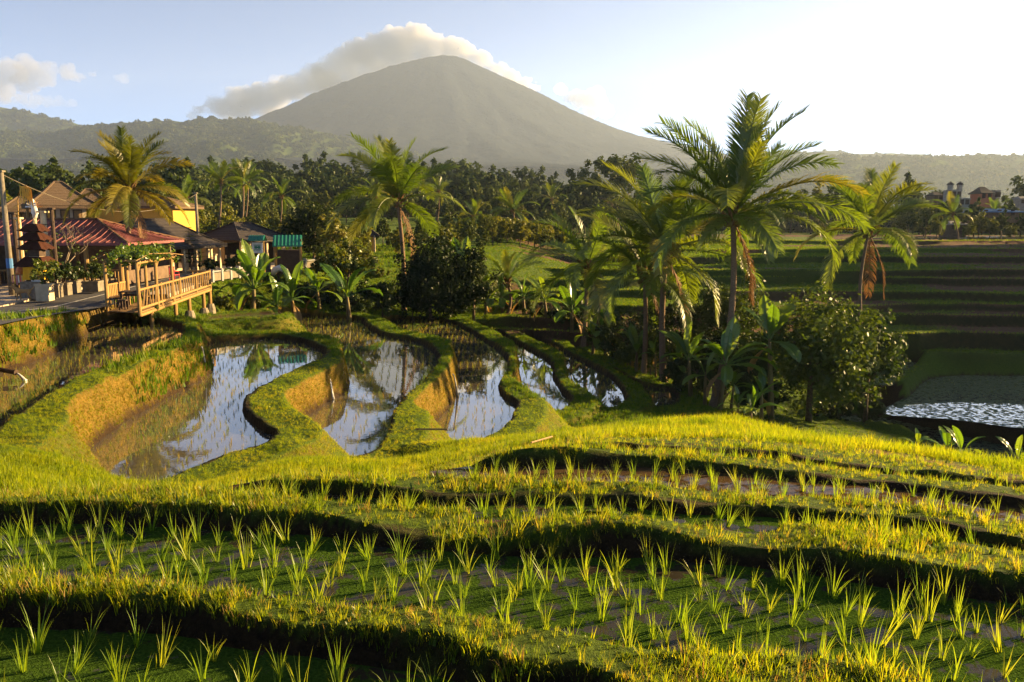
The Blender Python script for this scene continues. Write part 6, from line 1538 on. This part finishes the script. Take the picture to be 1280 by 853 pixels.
# ---- layered conifer in front of the long dark pavilion
p = G(258, 338, ZV); cn = thing('conifer', (p.x, p.y - 3, ZV), 'small conifer with flat tiers of branches beside the slim concrete pole', 'tree')
zh = P(258, 284, p.y - 3).z - ZV
MB().tube([(0, 0, 0), (0, 0, zh)], [.07, .015], 7).build('trunk', BARK2, cn)
for k in range(9):
    z = zh * (.22 + .76 * k / 8); r_0 = 1.15 * (1 - .85 * k / 8); mb = MB()
    for j in range(9):
        an = j * .698 + k; d_ = Vector((math.cos(an), math.sin(an), .1)); s_ = d_.cross(Vector((0, 0, 1))).normalized()
        for e in range(7):
            f = .15 + .8 * e / 6; q = d_ * r_0 * f + Vector((0, 0, z)); w_ = .16 * (1 - .5 * f)
            mb.tri(q, q + d_ * .18 * r_0 + s_ * w_, q + d_ * .22 * r_0 + Vector((0, 0, .03))); mb.tri(q, q + d_ * .22 * r_0 + Vector((0, 0, .03)), q + d_ * .18 * r_0 - s_ * w_)
    mb.build('branch_tier', BRIGHT if k > 5 else DARK, cn)
# lamp-like pillars and offerings in front of the pavilion
for px, py, lb in ((239, 333, 'small yellow lit shrine pillar before the long dark pavilion'), (231, 332, 'thin stone pillar left of the yellow shrine pillar'), (276, 333, 'pale stone pillar right of the conifer')):
    p = G(px, py, ZV); sp = thing('stone_pillar', (p.x, p.y - 1.5, ZV), lb, 'pillar'); k = .6 if px != 231 else .4
    MB().box((0, 0, .25), (k, k, .5)).build('base', STONE, sp); MB().box((0, 0, .75), (k * .6, k * .6, .55)).build('shaft', YELLOWW if px == 239 else PLASTER, sp); MB().box((0, 0, 1.07), (k * .9, k * .9, .12)).build('cap', STONE, sp)
# shrubs round the village
for px, Y, top, wpx, lb, mt in ((30, 44, 338, 26, 'dark leafy shrub behind the shrine ribbons', DARK), (90, 46, 326, 34, 'dark leafy shrub in front of the red roofed pavilion', DARK), (112, 47.5, 330, 26, 'green leafy shrub between the pavilion posts and the pergola', BRIGHT),
                          (140, 60, 282, 40, 'green shrub on the slope below the yellow hall', BRIGHT), (180, 62, 284, 46, 'sunlit shrub below the golden palm', BRIGHT), (300, 62, 316, 30, 'dark shrub in front of the brown roof hip', DARK), (268, 61, 323, 22, 'dark shrub at the foot of the conifer', DARK), (215, 64, 280, 36, 'light green bush right of the yellow hall', GOLD),
                          (405, 63, 318, 34, 'golden shrub behind the white arched barrier', GOLD), (310, 56, 345, 36, 'low green verge bush under the road barrier', BRIGHT), (280, 50, 368, 30, 'low leafy bush on the bank right of the deck', BRIGHT), (190, 37.4, 384, 36, 'weedy tuft of leaves under the deck rail', BRIGHT), (318, 53, 372, 22, 'pale grassy mound top at the end of the first paddy', GOLD), (98, 66, 266, 34, 'yellow green bush by the thatched hut wall', BRIGHT)):
    tree_px('leafy_shrub', px, Y, top, lb, 'shrub', wpx, mt, 1300, 26, .24, 3300 + px, bottom=top + wpx * .75, r=.05, nl=5)
# ---- small far roof seen left of the tall palm
p = P(455, 298, 92); t = thing('garden_pavilion', (p.x, 92, ZV), 'small grey roofed pavilion far behind the tall palm', 'building'); zf = zfar(p.x, 92); t.location.z = zf; ze = max(2.0, p.z - zf)
hip_roof(t, (0, 0), 3.4, 3.0, 1.0, .8, TILE, ze, R(10)); MB().box((0, 0, ze / 2), (2.2, 2.0, ze - .05), R(10)).build('wall', YELLOWW, t)
for x in (-1.4, 1.4): MB().box((x, -1.2, ze / 2), (.16, .16, ze)).build('post', PLASTER, t)
# ---- things lying in the paddies
def spout(name, a, b_, label, arc=.25):
    pts = []; a = Vector(a); b_ = Vector(b_)
    for k in range(9): s = k / 8; q = a.lerp(b_, s); q.z = a.z + (b_.z - a.z) * s ** 1.6; pts.append(q)
    o = MB().tube(pts, [.025, .03, .03, .035, .04, .045, .05, .055, .08], 7).build(name, FOAM, None, True); return tag(o, kind='structure')
FOAM = plain('falling_water', (0.55, 0.54, 0.5), (0.3, 0.29, 0.27), 14, .25, .6, .3, stretch=(6, 6, .6))
for top, bot, z0, z1 in (((252, 434), (257, 466), ZL + .05, Z1), ((409, 462), (416, 499), Z1 + .05, Z2), ((566, 468), (572, 496), Z2 + .05, Z3)):
    q0 = G(top[0], top[1], z0 + .12); q1 = G(bot[0], bot[1], z1); spout('water_trickle', q0, q1, '')
p = G(8, 465, ZL + .25); dp_ = thing('drain_pipe', p, 'short black drain pipe poking from the road bank', 'pipe'); 
mb = MB(); mb.tube([(-.5, .15, .08), (.35, -.1, 0)], .075, 10, False); mb.build('pipe', DARKWOOD, dp_); mb = MB(); mb.tube([(.33, -.095, 0), (.38, -.11, 0)], .09, 10); mb.build('collar', DARKWOOD, dp_)
q0 = p + Vector((.38, -.11, -.03)); spout('water_trickle', q0, q0 + Vector((.3, -.1, -.22)), '')
for (a_, b_, lb) in (((520, 566), (560, 572), 'pale bamboo stick lying on the grass beside the third paddy'), ((664, 567), (690, 559), 'thin pale bamboo stick lying on the sloping bank')):
    Ys = []
    q = []
    for px, py in (a_, b_):
        best = min((abs(P(px, py, Y).z - ground_z(P(px, py, Y).x, Y)), Y) for Y in np.arange(8, 34, .05)); v = P(px, py, best[1]); q.append(Vector((v.x, v.y, ground_z(v.x, v.y) + .13)))
    tag(MB().tube(q, .011, 6).build('bamboo_stick', BAMBOO), lb, 'stick')
# ---- far village on the right
FARW = plain('stained_far_wall', (0.30, 0.27, 0.22), (0.2, 0.18, 0.15), 1.5, .9, .1, 0)
def far_house(px, pyb, Y, w_, d_, h_, wallm, roofm, rise, lb, name='far_house', flat=False):
    w_ *= .72; wallm = FARW if wallm in (PLASTER, WHITEP) else wallm; roofm = FARW if roofm is WHITEP else roofm
    p = P(px, pyb, Y); t = thing(name, (p.x, Y, p.z), lb, 'house')
    MB().box((0, 0, h_ / 2 - 1), (w_, d_, h_ + 2)).build('wall', wallm, t)
    if flat: MB().box((0, 0, h_ + .15), (w_ * 1.08, d_ * 1.1, .3)).build('roof', roofm, t)
    else: hip_roof(t, (0, 0), w_ * 1.2, d_ * 1.25, rise, w_ * .5, roofm, h_, 0, .2, caps=False)
    nwin = max(2, int(w_ / 2.4))
    for k in range(nwin):
        f = MB().box((-w_ / 2 + (k + .5) * w_ / nwin, -d_ / 2 - .02, h_ * .6), (.9, .12, 1.3)).build('window', DARKWOOD, t)
    return t
hs = far_house(1190, 249, 210, 3.6, 4, 2.0, PLASTER, WHITEP, 0, 'pale twin turreted house in the hazy far village', flat=True)
for x in (-1.3, 1.2):
    tw_ = MB().box((x, -1, 2.9), (1.0, 1.0, 1.4)).build('turret', FARW, hs); mb = MB(); 
    mb.v = [(x - .75, -1.75, 3.58), (x + .75, -1.75, 3.58), (x + .75, -.25, 3.58), (x - .75, -.25, 3.58), (x, -1, 4.5)]; mb.f = [(0, 1, 4), (1, 2, 4), (2, 3, 4), (3, 0, 4), (3, 2, 1, 0)]; mb.build('turret_roof', TILE, tw_)
far_house(1226, 250, 215, 4.2, 5, 1.7, BRICKR, TILE, 1.7, 'reddish hip roofed house right of the twin turreted one')
far_house(1240, 250, 217, 1.5, 5, 2.2, PLASTER, WHITEP, 0, 'narrow pale block joined to the reddish house', flat=True)
far_house(1201, 257, 195, 3.6, 3, 1.4, WHITEP, WHITEP, 0, 'small white box house below the twin turreted one', flat=True)
far_house(1168, 250, 220, 3.4, 4, 1.2, INNER, TILE, .9, 'small dark roofed hut left of the twin turreted house')
far_house(1241, 268, 190, 13, 5, .6, INNER, BLUEP, .7, 'long low shed with a blue roof in the far village')
far_house(1191, 285, 165, 4.6, 4, .8, INNER, WHITEP, .6, 'low shed with a white roof at the edge of the top field')
far_house(1276, 255, 200, 4, 4, 1.2, PLASTER, WHITEP, .6, 'white roofed hut at the right edge of the view')
